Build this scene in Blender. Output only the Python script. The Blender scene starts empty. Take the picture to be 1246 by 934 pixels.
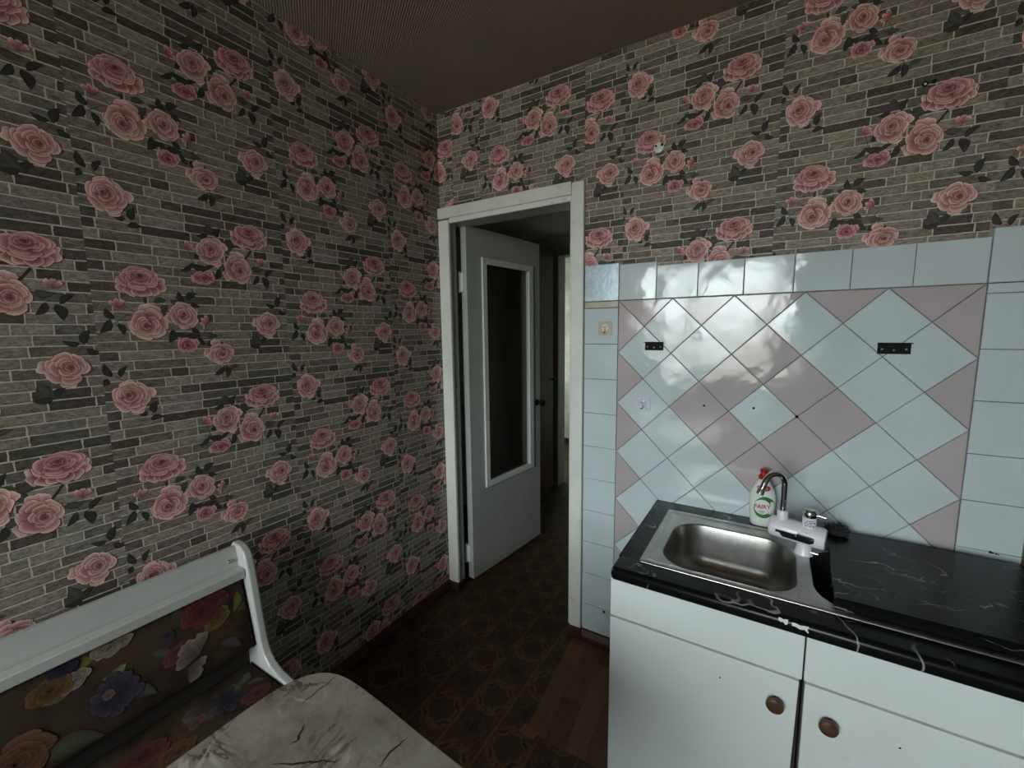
import bpy, bmesh, math, random
import numpy as np
from mathutils import Vector, Matrix

scene = bpy.context.scene
COL = scene.collection
random.seed(7)
rng = np.random.default_rng(7)
PI = math.pi

# ------------------------------------------------------------------ camera
CAM = (1.51334, -1.76412, 1.49590)
cam_d = bpy.data.cameras.new('camera')
cam = bpy.data.objects.new('camera', cam_d)
COL.objects.link(cam)
scene.camera = cam
R = Matrix(((0.8524034, -0.5199162, -0.0556379),
            (0.5227525, 0.8449562, 0.1130438),
            (-0.0117617, -0.1254437, 0.9920310)))
# columns of R: right, forward, up  ->  blender camera: right, up, -forward
rx, fw, up = R.col[0], R.col[1], R.col[2]
m4 = Matrix(((rx[0], up[0], -fw[0], CAM[0]),
             (rx[1], up[1], -fw[1], CAM[1]),
             (rx[2], up[2], -fw[2], CAM[2]),
             (0, 0, 0, 1)))
cam.matrix_world = m4
cam_d.sensor_fit = 'HORIZONTAL'
cam_d.sensor_width = 36.0
cam_d.lens = 517.81 / 1246 * 36.0
cam_d.clip_start = 0.02

# ------------------------------------------------------------------ world, daylight, exposure
SKY = 24.0
world = bpy.data.worlds.new('overcast_sky')
scene.world = world
world.use_nodes = True
wn = world.node_tree.nodes
wl = world.node_tree.links
wn.clear()
w_out = wn.new('ShaderNodeOutputWorld')
w_bg = wn.new('ShaderNodeBackground')
w_tc = wn.new('ShaderNodeTexCoord')
w_sep = wn.new('ShaderNodeSeparateXYZ')
w_ramp = wn.new('ShaderNodeValToRGB')
w_ramp.color_ramp.elements[0].position = 0.47
w_ramp.color_ramp.elements[0].color = (0.40, 0.39, 0.36, 1)
w_ramp.color_ramp.elements[1].position = 0.53
w_ramp.color_ramp.elements[1].color = (0.94, 0.98, 1.0, 1)
w_map = wn.new('ShaderNodeMath'); w_map.operation = 'MULTIPLY_ADD'
w_map.inputs[1].default_value = 0.5; w_map.inputs[2].default_value = 0.5
wl.new(w_tc.outputs['Generated'], w_sep.inputs[0])
wl.new(w_sep.outputs['Z'], w_map.inputs[0])
wl.new(w_map.outputs[0], w_ramp.inputs[0])
wl.new(w_ramp.outputs[0], w_bg.inputs['Color'])
w_bg.inputs['Strength'].default_value = SKY
wl.new(w_bg.outputs[0], w_out.inputs[0])

scene.view_settings.view_transform = 'Standard'
scene.view_settings.look = 'None'
scene.view_settings.gamma = 1.0
scene.view_settings.use_curve_mapping = False
scene.view_settings.exposure = 0.0

# kitchen window opening in the wall behind the camera
WINY = -4.20
WX0, WX1, WZ0, WZ1 = 0.06, 1.62, 0.86, 2.42

def portal(name, loc, rot, sx, sy):
    """sky portal filling a window opening (guides sampling of the sky, gives no light of its own)"""
    d = bpy.data.lights.new(name, 'AREA')
    d.shape = 'RECTANGLE'; d.size = sx; d.size_y = sy
    d.cycles.is_portal = True
    o = bpy.data.objects.new(name, d)
    o.location = loc; o.rotation_euler = rot
    COL.objects.link(o)
    return o
portal('window_portal', ((WX0 + WX1) / 2, WINY - 0.06, (WZ0 + WZ1) / 2), (PI / 2, 0, 0), WX1 - WX0, WZ1 - WZ0)
FWX, FWY0, FWY1, FWZ0, FWZ1 = 1.40, 2.00, 3.00, 0.85, 2.15
portal('far_window_portal', (-1.75, (FWY0 + FWY1) / 2, (FWZ0 + FWZ1) / 2), (0, -PI / 2, 0), FWZ1 - FWZ0, FWY1 - FWY0)

FZ = 0.04        # floor level
CZ = 2.575       # ceiling level
RX = 2.163       # right wall

# ------------------------------------------------------------------ helpers: meshes
ORI = {}

class MB:
    def __init__(self):
        self.v = []; self.f = []; self.c = None; self.mi = []
    def add(self, verts, faces, mi=0):
        o = len(self.v)
        self.v.extend([tuple(p) for p in verts])
        for f in faces:
            self.f.append([i + o for i in f]); self.mi.append(mi)
    def box(self, x0, x1, y0, y1, z0, z1, mi=0):
        vs = [(x0, y0, z0), (x1, y0, z0), (x1, y1, z0), (x0, y1, z0), (x0, y0, z1), (x1, y0, z1), (x1, y1, z1), (x0, y1, z1)]
        fs = [(0, 3, 2, 1), (4, 5, 6, 7), (0, 1, 5, 4), (1, 2, 6, 5), (2, 3, 7, 6), (3, 0, 4, 7)]
        self.add(vs, fs, mi)
    def bbox(self, x0, x1, y0, y1, z0, z1, b=0.003, mi=0):
        """box with chamfered edges"""
        xs = (x0, x1); ys = (y0, y1); zs = (z0, z1)
        vs = []; idx = {}
        for i in (0, 1):
            for j in (0, 1):
                for k in (0, 1):
                    for a in range(3):
                        p = [xs[i], ys[j], zs[k]]
                        for q, s in ((0, i), (1, j), (2, k)):
                            if q != a:
                                p[q] += b * (1 if s == 0 else -1)
                        idx[(i, j, k, a)] = len(vs); vs.append(tuple(p))
        fs = []
        cyc = [(0, 0), (1, 0), (1, 1), (0, 1)]
        for a in range(3):
            o = [q for q in range(3) if q != a]
            for s in (0, 1):
                f = []
                for c in cyc:
                    t = [0, 0, 0]; t[a] = s; t[o[0]] = c[0]; t[o[1]] = c[1]
                    f.append(idx[(t[0], t[1], t[2], a)])
                fs.append(f)
        for a in range(3):
            o = [q for q in range(3) if q != a]
            for c in cyc:
                t0 = [0, 0, 0]; t1 = [0, 0, 0]
                t0[a] = 0; t1[a] = 1
                for t in (t0, t1):
                    t[o[0]] = c[0]; t[o[1]] = c[1]
                fs.append([idx[(*t0, o[0])], idx[(*t1, o[0])], idx[(*t1, o[1])], idx[(*t0, o[1])]])
        for i in (0, 1):
            for j in (0, 1):
                for k in (0, 1):
                    fs.append([idx[(i, j, k, 0)], idx[(i, j, k, 1)], idx[(i, j, k, 2)]])
        self.add(vs, fs, mi)
    def loops(self, rings, cap0=True, cap1=True, closed=True, mi=0):
        """rings: list of equal length point loops, skinned with quads"""
        n = len(rings[0]); vs = [p for r in rings for p in r]; fs = []
        for i in range(len(rings) - 1):
            for j in range(n if closed else n - 1):
                k = (j + 1) % n
                fs.append((i * n + j, i * n + k, (i + 1) * n + k, (i + 1) * n + j))
        if cap0: fs.append(tuple(range(n))[::-1])
        if cap1: fs.append(tuple((len(rings) - 1) * n + j for j in range(n)))
        self.add(vs, fs, mi)
    def tube(self, pts, rad, n=12, cap=True, mi=0):
        pts = [Vector(p) for p in pts]
        if not hasattr(rad, '__len__'): rad = [rad] * len(pts)
        rings = []; ref = None
        for i, p in enumerate(pts):
            t = (pts[min(i + 1, len(pts) - 1)] - pts[max(i - 1, 0)]).normalized()
            if ref is None:
                ref = t.orthogonal().normalized()
            ref = (ref - t * ref.dot(t)).normalized()
            b = t.cross(ref)
            rings.append([tuple(p + (ref * math.cos(2 * PI * k / n) + b * math.sin(2 * PI * k / n)) * rad[i]) for k in range(n)])
        self.loops(rings, cap, cap, mi=mi)
    def lathe(self, base, axis, prof, n=24, mi=0):
        """prof: list of (radius, distance along axis)"""
        base = Vector(base); axis = Vector(axis).normalized()
        u = axis.orthogonal().normalized(); w = axis.cross(u)
        rings = [[tuple(base + axis * h + (u * math.cos(2 * PI * k / n) + w * math.sin(2 * PI * k / n)) * r) for k in range(n)] for r, h in prof]
        self.loops(rings, True, True, mi=mi)
    def prism(self, poly, y0, y1, axis='y', mi=0):
        def P(a, b, t):
            return (a, t, b) if axis == 'y' else ((t, a, b) if axis == 'x' else (a, b, t))
        self.loops([[P(a, b, y0) for a, b in poly], [P(a, b, y1) for a, b in poly]], mi=mi)
    def build(self, name, mats, parent=None, smooth=False, angle=40, kind=None, label=None):
        if not isinstance(mats, (list, tuple)): mats = [mats]
        A = np.array(self.v, float)
        if parent is not None:
            o0 = ORI[parent.name]
        else:
            o0 = np.array([(A[:, 0].min() + A[:, 0].max()) / 2, (A[:, 1].min() + A[:, 1].max()) / 2, A[:, 2].min()])
        me = bpy.data.meshes.new(name)
        me.from_pydata((A - o0).tolist(), [], self.f)
        me.polygons.foreach_set('material_index', self.mi)
        for m in mats: me.materials.append(m)
        bm = bmesh.new(); bm.from_mesh(me)
        bmesh.ops.recalc_face_normals(bm, faces=bm.faces)
        if smooth:
            ca = math.radians(angle)
            for f in bm.faces: f.smooth = True
            for e in bm.edges:
                if len(e.link_faces) == 2 and e.calc_face_angle(0) > ca: e.smooth = False
        bm.to_mesh(me); bm.free()
        if self.c is not None:
            at = me.color_attributes.new('print', 'FLOAT_COLOR', 'POINT')
            at.data.foreach_set('color', np.asarray(self.c, np.float32).ravel())
        ob = bpy.data.objects.new(name, me)
        COL.objects.link(ob)
        if parent is not None:
            ob.parent = parent
        else:
            ob.location = o0
        ORI[ob.name] = o0
        if kind: ob['kind'] = kind
        if label: ob['label'] = label
        return ob

def thing(name, label, cat, loc, group=None):
    o = bpy.data.objects.new(name, None)
    o.empty_display_size = 0.05
    o.location = loc
    COL.objects.link(o)
    o['label'] = label; o['category'] = cat
    if group: o['group'] = group
    ORI[o.name] = np.array(loc, float)
    return o

def tag(o, label, cat, group=None):
    o['label'] = label; o['category'] = cat
    if group: o['group'] = group
    return o

def struct(o, label=None):
    o['kind'] = 'structure'
    if label: o['label'] = label
    return o

def rrect(x0, x1, y0, y1, r, n=6):
    pts = []
    for cx, cy, a0 in ((x1 - r, y1 - r, 0), (x0 + r, y1 - r, PI / 2), (x0 + r, y0 + r, PI), (x1 - r, y0 + r, 1.5 * PI)):
        for k in range(n + 1):
            a = a0 + PI / 2 * k / n
            pts.append((cx + r * math.cos(a), cy + r * math.sin(a)))
    return pts

# ------------------------------------------------------------------ helpers: materials
class N:
    """tiny expression wrapper around shader math nodes"""
    def __init__(s, nt, sock): s.nt = nt; s.k = sock
    def _b(s, op, o=None, r=False):
        n = s.nt.nodes.new('ShaderNodeMath'); n.operation = op
        a, b = (s, o) if not r else (o, s)
        for i, q in enumerate((a, b)):
            if q is None: continue
            if isinstance(q, N): s.nt.links.new(q.k, n.inputs[i])
            else: n.inputs[i].default_value = q
        return N(s.nt, n.outputs[0])
    def __add__(s, o): return s._b('ADD', o)
    def __radd__(s, o): return s._b('ADD', o)
    def __sub__(s, o): return s._b('SUBTRACT', o)
    def __rsub__(s, o): return s._b('SUBTRACT', o, True)
    def __mul__(s, o): return s._b('MULTIPLY', o)
    def __rmul__(s, o): return s._b('MULTIPLY', o)
    def __truediv__(s, o): return s._b('DIVIDE', o)
    def lt(s, o): return s._b('LESS_THAN', o)
    def gt(s, o): return s._b('GREATER_THAN', o)
    def fract(s): return s._b('FRACT')
    def floor(s): return s._b('FLOOR')
    def abs(s): return s._b('ABSOLUTE')
    def sqrt(s): return s._b('SQRT')
    def cos(s): return s._b('COSINE')
    def sin(s): return s._b('SINE')
    def max(s, o): return s._b('MAXIMUM', o)
    def min(s, o): return s._b('MINIMUM', o)
    def atan2(s, o): return s._b('ARCTAN2', o)
    def sm(s, a, b):
        n = s.nt.nodes.new('ShaderNodeMapRange'); n.interpolation_type = 'SMOOTHSTEP'
        s.nt.links.new(s.k, n.inputs[0]); n.inputs[1].default_value = a; n.inputs[2].default_value = b
        return N(s.nt, n.outputs[0])

class Mat:
    def __init__(s, name, rough=0.5, metal=0.0, spec=0.5):
        s.m = bpy.data.materials.new(name); s.m.use_nodes = True
        s.nt = s.m.node_tree; s.b = s.nt.nodes['Principled BSDF']
        s.b.inputs['Roughness'].default_value = rough
        s.b.inputs['Metallic'].default_value = metal
        s.b.inputs['Specular IOR Level'].default_value = spec
        s.g = s.nt.nodes.new('ShaderNodeNewGeometry')
        s.pos = s.g.outputs['Position']
    def noise(s, scale, detail=3, rough=0.5, dist=0.0, vec=None, stretch=None, out='Fac'):
        n = s.nt.nodes.new('ShaderNodeTexNoise')
        n.inputs['Scale'].default_value = scale; n.inputs['Detail'].default_value = detail
        n.inputs['Roughness'].default_value = rough; n.inputs['Distortion'].default_value = dist
        v = vec or s.pos
        if stretch:
            mp = s.nt.nodes.new('ShaderNodeMapping'); mp.inputs['Scale'].default_value = stretch
            s.nt.links.new(v, mp.inputs[0]); v = mp.outputs[0]
        s.nt.links.new(v, n.inputs['Vector'])
        return N(s.nt, n.outputs[out])
    def xyz(s):
        n = s.nt.nodes.new('ShaderNodeSeparateXYZ'); s.nt.links.new(s.pos, n.inputs[0])
        return [N(s.nt, n.outputs[i]) for i in range(3)]
    def mix(s, fac, a, b, mode='MIX'):
        n = s.nt.nodes.new('ShaderNodeMix'); n.data_type = 'RGBA'; n.blend_type = mode; n.clamp_factor = True
        def put(i, q):
            if isinstance(q, N): s.nt.links.new(q.k, n.inputs[i])
            elif isinstance(q, bpy.types.NodeSocket): s.nt.links.new(q, n.inputs[i])
            elif hasattr(q, '__len__'): n.inputs[i].default_value = (*q[:3], 1)
            else: n.inputs[i].default_value = q
        put(0, fac); put(6, a); put(7, b)
        return n.outputs[2]
    def color(s, sock):
        if isinstance(sock, N): sock = sock.k
        if isinstance(sock, bpy.types.NodeSocket): s.nt.links.new(sock, s.b.inputs['Base Color'])
        else: s.b.inputs['Base Color'].default_value = (*sock, 1)
        return s
    def roughness(s, n): s.nt.links.new(n.k, s.b.inputs['Roughness']); return s
    def bump(s, n, dist=0.001, strength=1.0):
        b = s.nt.nodes.new('ShaderNodeBump'); b.inputs['Distance'].default_value = dist; b.inputs['Strength'].default_value = strength
        s.nt.links.new(n.k, b.inputs['Height']); s.nt.links.new(b.outputs[0], s.b.inputs['Normal']); return s

def paint(name, c, var=0.12, scale=6, rough=0.5, metal=0.0, bump=0.0, bscale=60, spec=0.5, dirt=None):
    """plain painted / moulded surface with slight mottling"""
    m = Mat(name, rough, metal, spec)
    n = m.noise(scale, 4, 0.6)
    lo = tuple(x * (1 - var) for x in c); hi = tuple(min(1, x * (1 + var)) for x in c)
    col = m.mix(n.sm(0.3, 0.7), lo, hi)
    if dirt:
        d = m.noise(scale * 3.1, 6, 0.7)
        col = m.mix(d.sm(0.58, 0.75) * dirt[1], col, dirt[0])
    m.color(col)
    if bump: m.bump(m.noise(bscale, 3), bump)
    return m.m

M = {}
M['white_paint'] = paint('white_gloss_paint', (0.76, 0.78, 0.74), 0.06, 5, 0.38, bump=0.0006, bscale=25, dirt=((0.45, 0.43, 0.36), 0.5))
M['door_paint'] = paint('shade_greyed_door_paint', (0.44, 0.46, 0.44), 0.06, 4, 0.42, bump=0.0006, bscale=22, dirt=((0.4, 0.39, 0.34), 0.4))  # white paint greyed in colour to imitate shade on door leaf and jamb
M['bench_white'] = paint('white_bench_laminate', (0.50, 0.51, 0.49), 0.05, 5, 0.35, dirt=((0.5, 0.48, 0.42), 0.35))
M['cab_white'] = paint('white_cabinet_laminate', (0.68, 0.745, 0.745), 0.03, 4, 0.42, dirt=((0.6, 0.6, 0.52), 0.35))
M['cab_edge'] = paint('cabinet_board_edge', (0.40, 0.38, 0.32), 0.2, 14, 0.6)
M['gap_shade'] = paint('gap_shade_board', (0.03, 0.026, 0.022), 0.2, 9, 0.8)  # near-black colour stands in for the shade seen inside gaps
M['knob_wood'] = paint('brown_lacquered_knob', (0.075, 0.035, 0.018), 0.3, 40, 0.32)
M['black_metal'] = paint('black_painted_metal', (0.006, 0.0065, 0.007), 0.2, 30, 0.6, spec=0.15)
M['dark_hole'] = paint('dark_drill_hole', (0.006, 0.005, 0.004), 0.2, 60, 0.9)
M['grout'] = paint('grey_brown_grout', (0.14, 0.135, 0.12), 0.35, 30, 0.9, bump=0.001, bscale=120)
M['hall_frame'] = paint('grey_hall_door_frame', (0.30, 0.31, 0.30), 0.1, 8, 0.5)
M['brown_plaster'] = paint('brown_grey_wall_paint', (0.17, 0.145, 0.12), 0.12, 6, 0.7, bump=0.001, bscale=60)
M['plaster'] = paint('plain_wall_plaster', (0.30, 0.28, 0.25), 0.1, 5, 0.8, bump=0.001, bscale=60)
M['hall_wall'] = paint('dim_hall_wallpaper', (0.46, 0.46, 0.42), 0.15, 7, 0.8, bump=0.001, bscale=40)
M['far_wall'] = paint('pale_green_wallpaper', (0.46, 0.50, 0.42), 0.22, 9, 0.8, bump=0.001, bscale=40)
M['brown_base'] = paint('dark_brown_painted_wood', (0.045, 0.018, 0.012), 0.3, 14, 0.45)
M['white_plastic'] = paint('white_glossy_plastic', (0.78, 0.78, 0.84), 0.02, 12, 0.22)
M['bottle_plastic'] = paint('bottle_milky_plastic', (0.72, 0.78, 0.74), 0.03, 14, 0.28)
M['red_plastic'] = paint('red_cap_plastic', (0.42, 0.012, 0.012), 0.1, 30, 0.35)
M['label_green'] = paint('green_label_print', (0.03, 0.16, 0.035), 0.25, 60, 0.35)
M['label_white'] = paint('white_label_print', (0.74, 0.78, 0.72), 0.05, 50, 0.35)
M['label_red'] = paint('red_label_print', (0.34, 0.03, 0.03), 0.1, 50, 0.35)
M['label_dark'] = paint('dark_label_print', (0.05, 0.055, 0.07), 0.2, 50, 0.4)
M['chrome'] = paint('polished_chrome', (0.62, 0.63, 0.64), 0.03, 30, 0.12, metal=1.0)
M['screw'] = paint('dull_screw_metal', (0.45, 0.45, 0.44), 0.1, 60, 0.4, metal=1.0)
M['glossy_black'] = paint('black_display_plastic', (0.012, 0.012, 0.016), 0.1, 30, 0.15)
M['grey_cap'] = paint('grey_violet_plastic_cap', (0.20, 0.20, 0.26), 0.1, 30, 0.35)
M['scourer'] = paint('dark_scouring_fibre', (0.02, 0.022, 0.024), 0.5, 180, 0.8, bump=0.003, bscale=300)
M['hook_beige'] = paint('yellowed_clear_adhesive_pad', (0.50, 0.45, 0.33), 0.08, 60, 0.3)
M['hook_clear'] = paint('clear_silvery_adhesive_pad', (0.62, 0.66, 0.74), 0.12, 90, 0.18)
M['strip_cream'] = paint('yellowed_cut_tile', (0.50, 0.48, 0.40), 0.12, 30, 0.35)

def tile_mat(name, c):
    m = Mat(name, 0.09, 0.0, 0.55)
    n = m.noise(5, 3)
    d = m.noise(26, 6, 0.7)
    m.color(m.mix(d.sm(0.62, 0.78) * 0.25, m.mix(n.sm(0.3, 0.7), tuple(x * 0.96 for x in c), tuple(x * 1.04 for x in c)), (0.4, 0.38, 0.34)))
    r = m.noise(9, 5, 0.65)
    m.roughness(r.sm(0.35, 0.75) * 0.16 + 0.06)
    m.bump(m.noise(13, 2, 0.4), 0.0035, 0.55)
    return m.m
M['tile_white'] = tile_mat('white_glazed_tile', (0.575, 0.665, 0.70))
M['tile_pink'] = tile_mat('dusty_pink_glazed_tile', (0.475, 0.43, 0.445))
def foil():
    m = Mat('blue_grey_mirror_foil', 0.28, 0.35)
    n = m.noise(30, 4, 0.6, 1.5)
    m.color(m.mix(n.sm(0.35, 0.7), (0.40, 0.52, 0.60), (0.58, 0.68, 0.74)))
    m.bump(m.noise(26, 3, 0.5, 2.0), 0.0012, 0.5)
    return m.m
M['foil'] = foil()

def steel():
    m = Mat('brushed_stainless_steel', 0.3, 1.0)
    n = m.noise(14, 5, 0.65)
    m.color(m.mix(n.sm(0.35, 0.7), (0.38, 0.375, 0.355), (0.52, 0.515, 0.495)))
    r = m.noise(22, 4)
    m.roughness(r * 0.16 + 0.24)
    m.bump(m.noise(60, 2, 0.5, stretch=(1, 12, 12)), 0.0004, 0.4)
    return m.m
M['steel'] = steel()

def black_marble():
    m = Mat('black_marble_laminate', 0.24, 0.0, 0.22)
    v = m.noise(3.6, 4, 0.42, 0.25)
    v2 = m.noise(5.5, 4, 0.42, 0.3, stretch=(1.0, 1.5, 1.2))
    v3 = m.noise(3.0, 3, 0.4, 0.4, stretch=(0.7, 3.0, 1.0))
    mask = m.noise(6.0, 2).sm(0.47, 0.60)
    mask2 = m.noise(8.0, 2).sm(0.52, 0.64)
    a = 1.0 - ((v - 0.5).abs()).sm(0.001, 0.0065)
    b = 1.0 - ((v2 - 0.48).abs()).sm(0.001, 0.0065)
    c = 1.0 - ((v3 - 0.53).abs()).sm(0.001, 0.0055)
    vein = (a * mask).max(b * mask2 * 0.8).max(c * mask2 * 0.6)
    haze = m.noise(18, 6, 0.7).sm(0.5, 0.8) * 0.4
    base = m.mix(haze, (0.0035, 0.004, 0.0045), (0.009, 0.010, 0.0115))
    m.color(m.mix(vein, base, (0.30, 0.31, 0.30)))
    m.roughness(m.noise(15, 4) * 0.2 + 0.16)
    return m.m
M['black_marble'] = black_marble()

def table_marble():
    m = Mat('beige_stone_laminate', 0.34, 0.0, 0.4)
    n1 = m.noise(6.5, 8, 0.66, 0.6)
    n2 = m.noise(9.0, 9, 0.72, 0.8)
    n3 = m.noise(5.2, 7, 0.62, 0.7)
    c = m.mix(n1.sm(0.30, 0.70), (0.23, 0.212, 0.176), (0.40, 0.38, 0.335))
    c = m.mix(n2.sm(0.48, 0.66) * 0.7, c, (0.19, 0.148, 0.090))
    spk = m.noise(150, 4, 0.7)
    c = m.mix(spk.sm(0.45, 0.8) * 0.35, c, (0.11, 0.095, 0.07))
    v = 1.0 - ((n3 - 0.5).abs()).sm(0.003, 0.020)
    c = m.mix(v * m.noise(7, 3).sm(0.44, 0.60) * 0.85, c, (0.085, 0.062, 0.036))
    w = 1.0 - ((m.noise(5.0, 4, 0.5, 0.6) - 0.50).abs()).sm(0.001, 0.014)
    c = m.mix(w * m.noise(8, 2).sm(0.52, 0.62) * 0.6, c, (0.60, 0.59, 0.54))
    m.color(c)
    return m.m
M['table_marble'] = table_marble()
M['table_edge'] = paint('worn_table_edging', (0.30, 0.28, 0.22), 0.3, 40, 0.5)
M['table_vein'] = paint('dark_brown_stone_vein', (0.05, 0.036, 0.022), 0.4, 90, 0.4)

def lino():
    m = Mat('dark_brown_medallion_linoleum', 0.5, 0.0, 0.3)
    x, y, z = m.xyz()
    u = (x - 0.183) / 0.305; v = (y - 0.263) / 0.305
    p = u + v; q = u - v
    a = (p + 0.5).fract() - 0.5; b = (q + 0.5).fract() - 0.5
    r = (a * a + b * b).sqrt(); th = b.atan2(a)
    c4 = (th * 4.0).cos(); c8 = (th * 8.0).cos(); c24 = (th * 24.0).cos()
    rr = r + c8 * 0.016 + c4 * 0.010 + c24 * 0.006
    wob = m.noise(60, 4) * 0.05 - 0.025
    rr = rr + wob
    def ring(c, w): return 1.0 - ((rr - c).abs()).sm(w * 0.4, w)
    # brown field with fine noise
    fine = m.noise(160, 4, 0.7)
    col = m.mix(fine.sm(0.35, 0.7), (0.0220, 0.0143, 0.0099), (0.0572, 0.0330, 0.0198))
    disc = 1.0 - rr.sm(0.20, 0.25)
    col = m.mix(disc * 0.8, col, (0.036, 0.022, 0.014))
    orange = (0.135, 0.057, 0.021)
    band = rr.sm(0.22, 0.25) * (1.0 - rr.sm(0.36, 0.41))
    col = m.mix(band * (m.noise(70, 3, 0.6).sm(0.35, 0.6) * 0.8 + 0.1), col, orange)
    # bold dark crescents on four sides, finer ones between
    cres = ring(0.300, 0.050) * c4.sm(0.15, 0.75)
    col = m.mix(cres, col, (0.0060, 0.0050, 0.0045))
    inner = ring(0.262, 0.020) * c4.sm(0.0, 0.5)
    col = m.mix(inner * 0.8, col, orange)
    cres2 = ring(0.335, 0.030) * (0.0 - c4).sm(0.3, 0.8) * c24.sm(-0.6, 0.3)
    col = m.mix(cres2 * 0.8, col, (0.0100, 0.0080, 0.0065))
    # straight printed bands between the columns
    e = ((u * 2.0).fract() - 0.5).abs()
    col = m.mix((1.0 - e.sm(0.020, 0.045)) * 0.55, col, orange)
    col = m.mix((1.0 - ((e - 0.055).abs()).sm(0.006, 0.014)) * 0.5, col, (0.0060, 0.0050, 0.0045))
    # dark rosettes between
    a2 = p.fract() - 0.5; b2 = q.fract() - 0.5
    r2 = (a2 * a2 + b2 * b2).sqrt(); t2 = b2.atan2(a2)
    ros = r2 + (t2 * 4.0).cos() * 0.03 + wob
    col = m.mix(1.0 - ros.sm(0.10, 0.14), col, (0.0088, 0.0088, 0.0099))
    # curled leaves around rosettes
    leaf = (1.0 - ((ros - 0.215).abs()).sm(0.012, 0.03)) * (t2 * 12.0).cos().sm(-0.2, 0.3)
    col = m.mix(leaf * 0.8, col, (0.0660, 0.0418, 0.0264))
    leaf2 = (1.0 - ((ros - 0.255).abs()).sm(0.006, 0.016))
    col = m.mix(leaf2 * 0.8, col, (0.0110, 0.0088, 0.0088))
    fil = 1.0 - ((m.noise(75, 3, 0.5, 1.2) - 0.5).abs()).sm(0.01, 0.05)
    col = m.mix(fil * rr.sm(0.24, 0.30) * 0.5, col, (0.105, 0.048, 0.020))
    # crumbs and specks
    sp = m.noise(240, 1).gt(0.775)
    col = m.mix(sp * m.noise(9, 2).sm(0.5, 0.6) * 0.7, col, (0.20, 0.17, 0.13))
    m.color(col)
    m.roughness(m.noise(25, 3) * 0.25 + 0.4)
    m.bump(fine, 0.0006)
    return m.m
M['lino'] = lino()

def wood(name, c0, c1, stretch, rough=0.5, off=0.0):
    m = Mat(name, rough, 0.0, 0.35)
    n = m.noise(9 + off, 6, 0.65, 0.6, stretch=stretch)
    m.color(m.mix(n.sm(0.3, 0.72), c0, c1))
    return m.m
M['plank_a'] = wood('wood_print_plank_light', (0.1029, 0.0476, 0.0218), (0.1689, 0.0801, 0.0369), (10, 1.2, 1))
M['plank_b'] = wood('wood_print_plank_mid', (0.0771, 0.0354, 0.0164), (0.1322, 0.0616, 0.0289), (10, 1.2, 1), off=1.3)
M['plank_c'] = wood('wood_print_plank_dark', (0.0551, 0.0246, 0.0122), (0.1029, 0.0476, 0.0233), (10, 1.2, 1), off=2.1)
M['wardrobe'] = wood('dark_brown_veneer', (0.045, 0.027, 0.017), (0.085, 0.054, 0.036), (8, 8, 1), 0.4)

def ceiling_mat():
    m = Mat('ribbed_beige_ceiling_paper', 0.85, 0.0, 0.2)
    x, y, z = m.xyz()
    s = (x * 0.56 + y * 0.83)
    t = (x * 0.83 - y * 0.56)
    ribs = (s * 739.0).sin() * 0.5 + 0.5
    cross = (t * 900.0).sin() * 0.25 + 0.5
    n = m.noise(3, 4)
    col = m.mix(n.sm(0.3, 0.7), (0.30, 0.25, 0.19), (0.345, 0.29, 0.225))
    col = m.mix(ribs * 0.55, col, (0.14, 0.115, 0.085))
    m.color(col)
    m.bump(ribs + cross * 0.3, 0.0016, 0.7)
    return m.m
M['ceiling'] = ceiling_mat()
M['hall_ceiling'] = paint('dim_hall_ceiling', (0.60, 0.60, 0.56), 0.1, 5, 0.8)

def print_mat(name, rough=0.62):
    """printed surface: colour from the mesh attribute, alpha = how much stone grain is printed over it"""
    m = Mat(name, rough, 0.0, 0.3)
    at = m.nt.nodes.new('ShaderNodeAttribute'); at.attribute_name = 'print'
    al = N(m.nt, at.outputs['Alpha'])
    g1 = m.noise(55, 6, 0.72, 0.6, stretch=(1.0, 1.0, 2.6))
    g2 = m.noise(190, 4, 0.7)
    g = (g1.sm(0.28, 0.72) * 0.8 + g2.sm(0.3, 0.7) * 0.4)
    f = (0.36 + g * 1.05) * al + (1.0 - al)
    f2 = f * (1.0 - (1.0 - al) * (m.noise(95, 3).sm(0.4, 0.8) * 0.22))
    mul = m.nt.nodes.new('ShaderNodeVectorMath'); mul.operation = 'SCALE'
    m.nt.links.new(at.outputs['Color'], mul.inputs[0]); m.nt.links.new(f2.k, mul.inputs['Scale'])
    m.nt.links.new(mul.outputs[0], m.b.inputs['Base Color'])
    m.bump(g1, 0.0005, 0.4)
    return m.m
M['wallpaper'] = print_mat('brick_and_rose_wallpaper')
M['fabric_print'] = print_mat('floral_upholstery_print', 0.85)

def fabric():
    m = Mat('dark_brown_floral_upholstery', 0.9, 0.0, 0.15)
    n = m.noise(4.5, 5, 0.6, 0.8)
    n2 = m.noise(7.5, 4, 0.6, 1.0)
    c = m.mix(n.sm(0.3, 0.7), (0.018, 0.0125, 0.0095), (0.056, 0.037, 0.025))
    c = m.mix(n2.sm(0.55, 0.75) * 0.8, c, (0.013, 0.013, 0.009))
    c = m.mix(m.noise(5.2, 3, 0.5, 0.5).sm(0.56, 0.76) * 0.7, c, (0.095, 0.050, 0.021))
    m.color(c)
    x, y, z = m.xyz()
    m.bump(m.noise(700, 2), 0.0006)
    return m.m
M['fabric'] = fabric()

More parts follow.
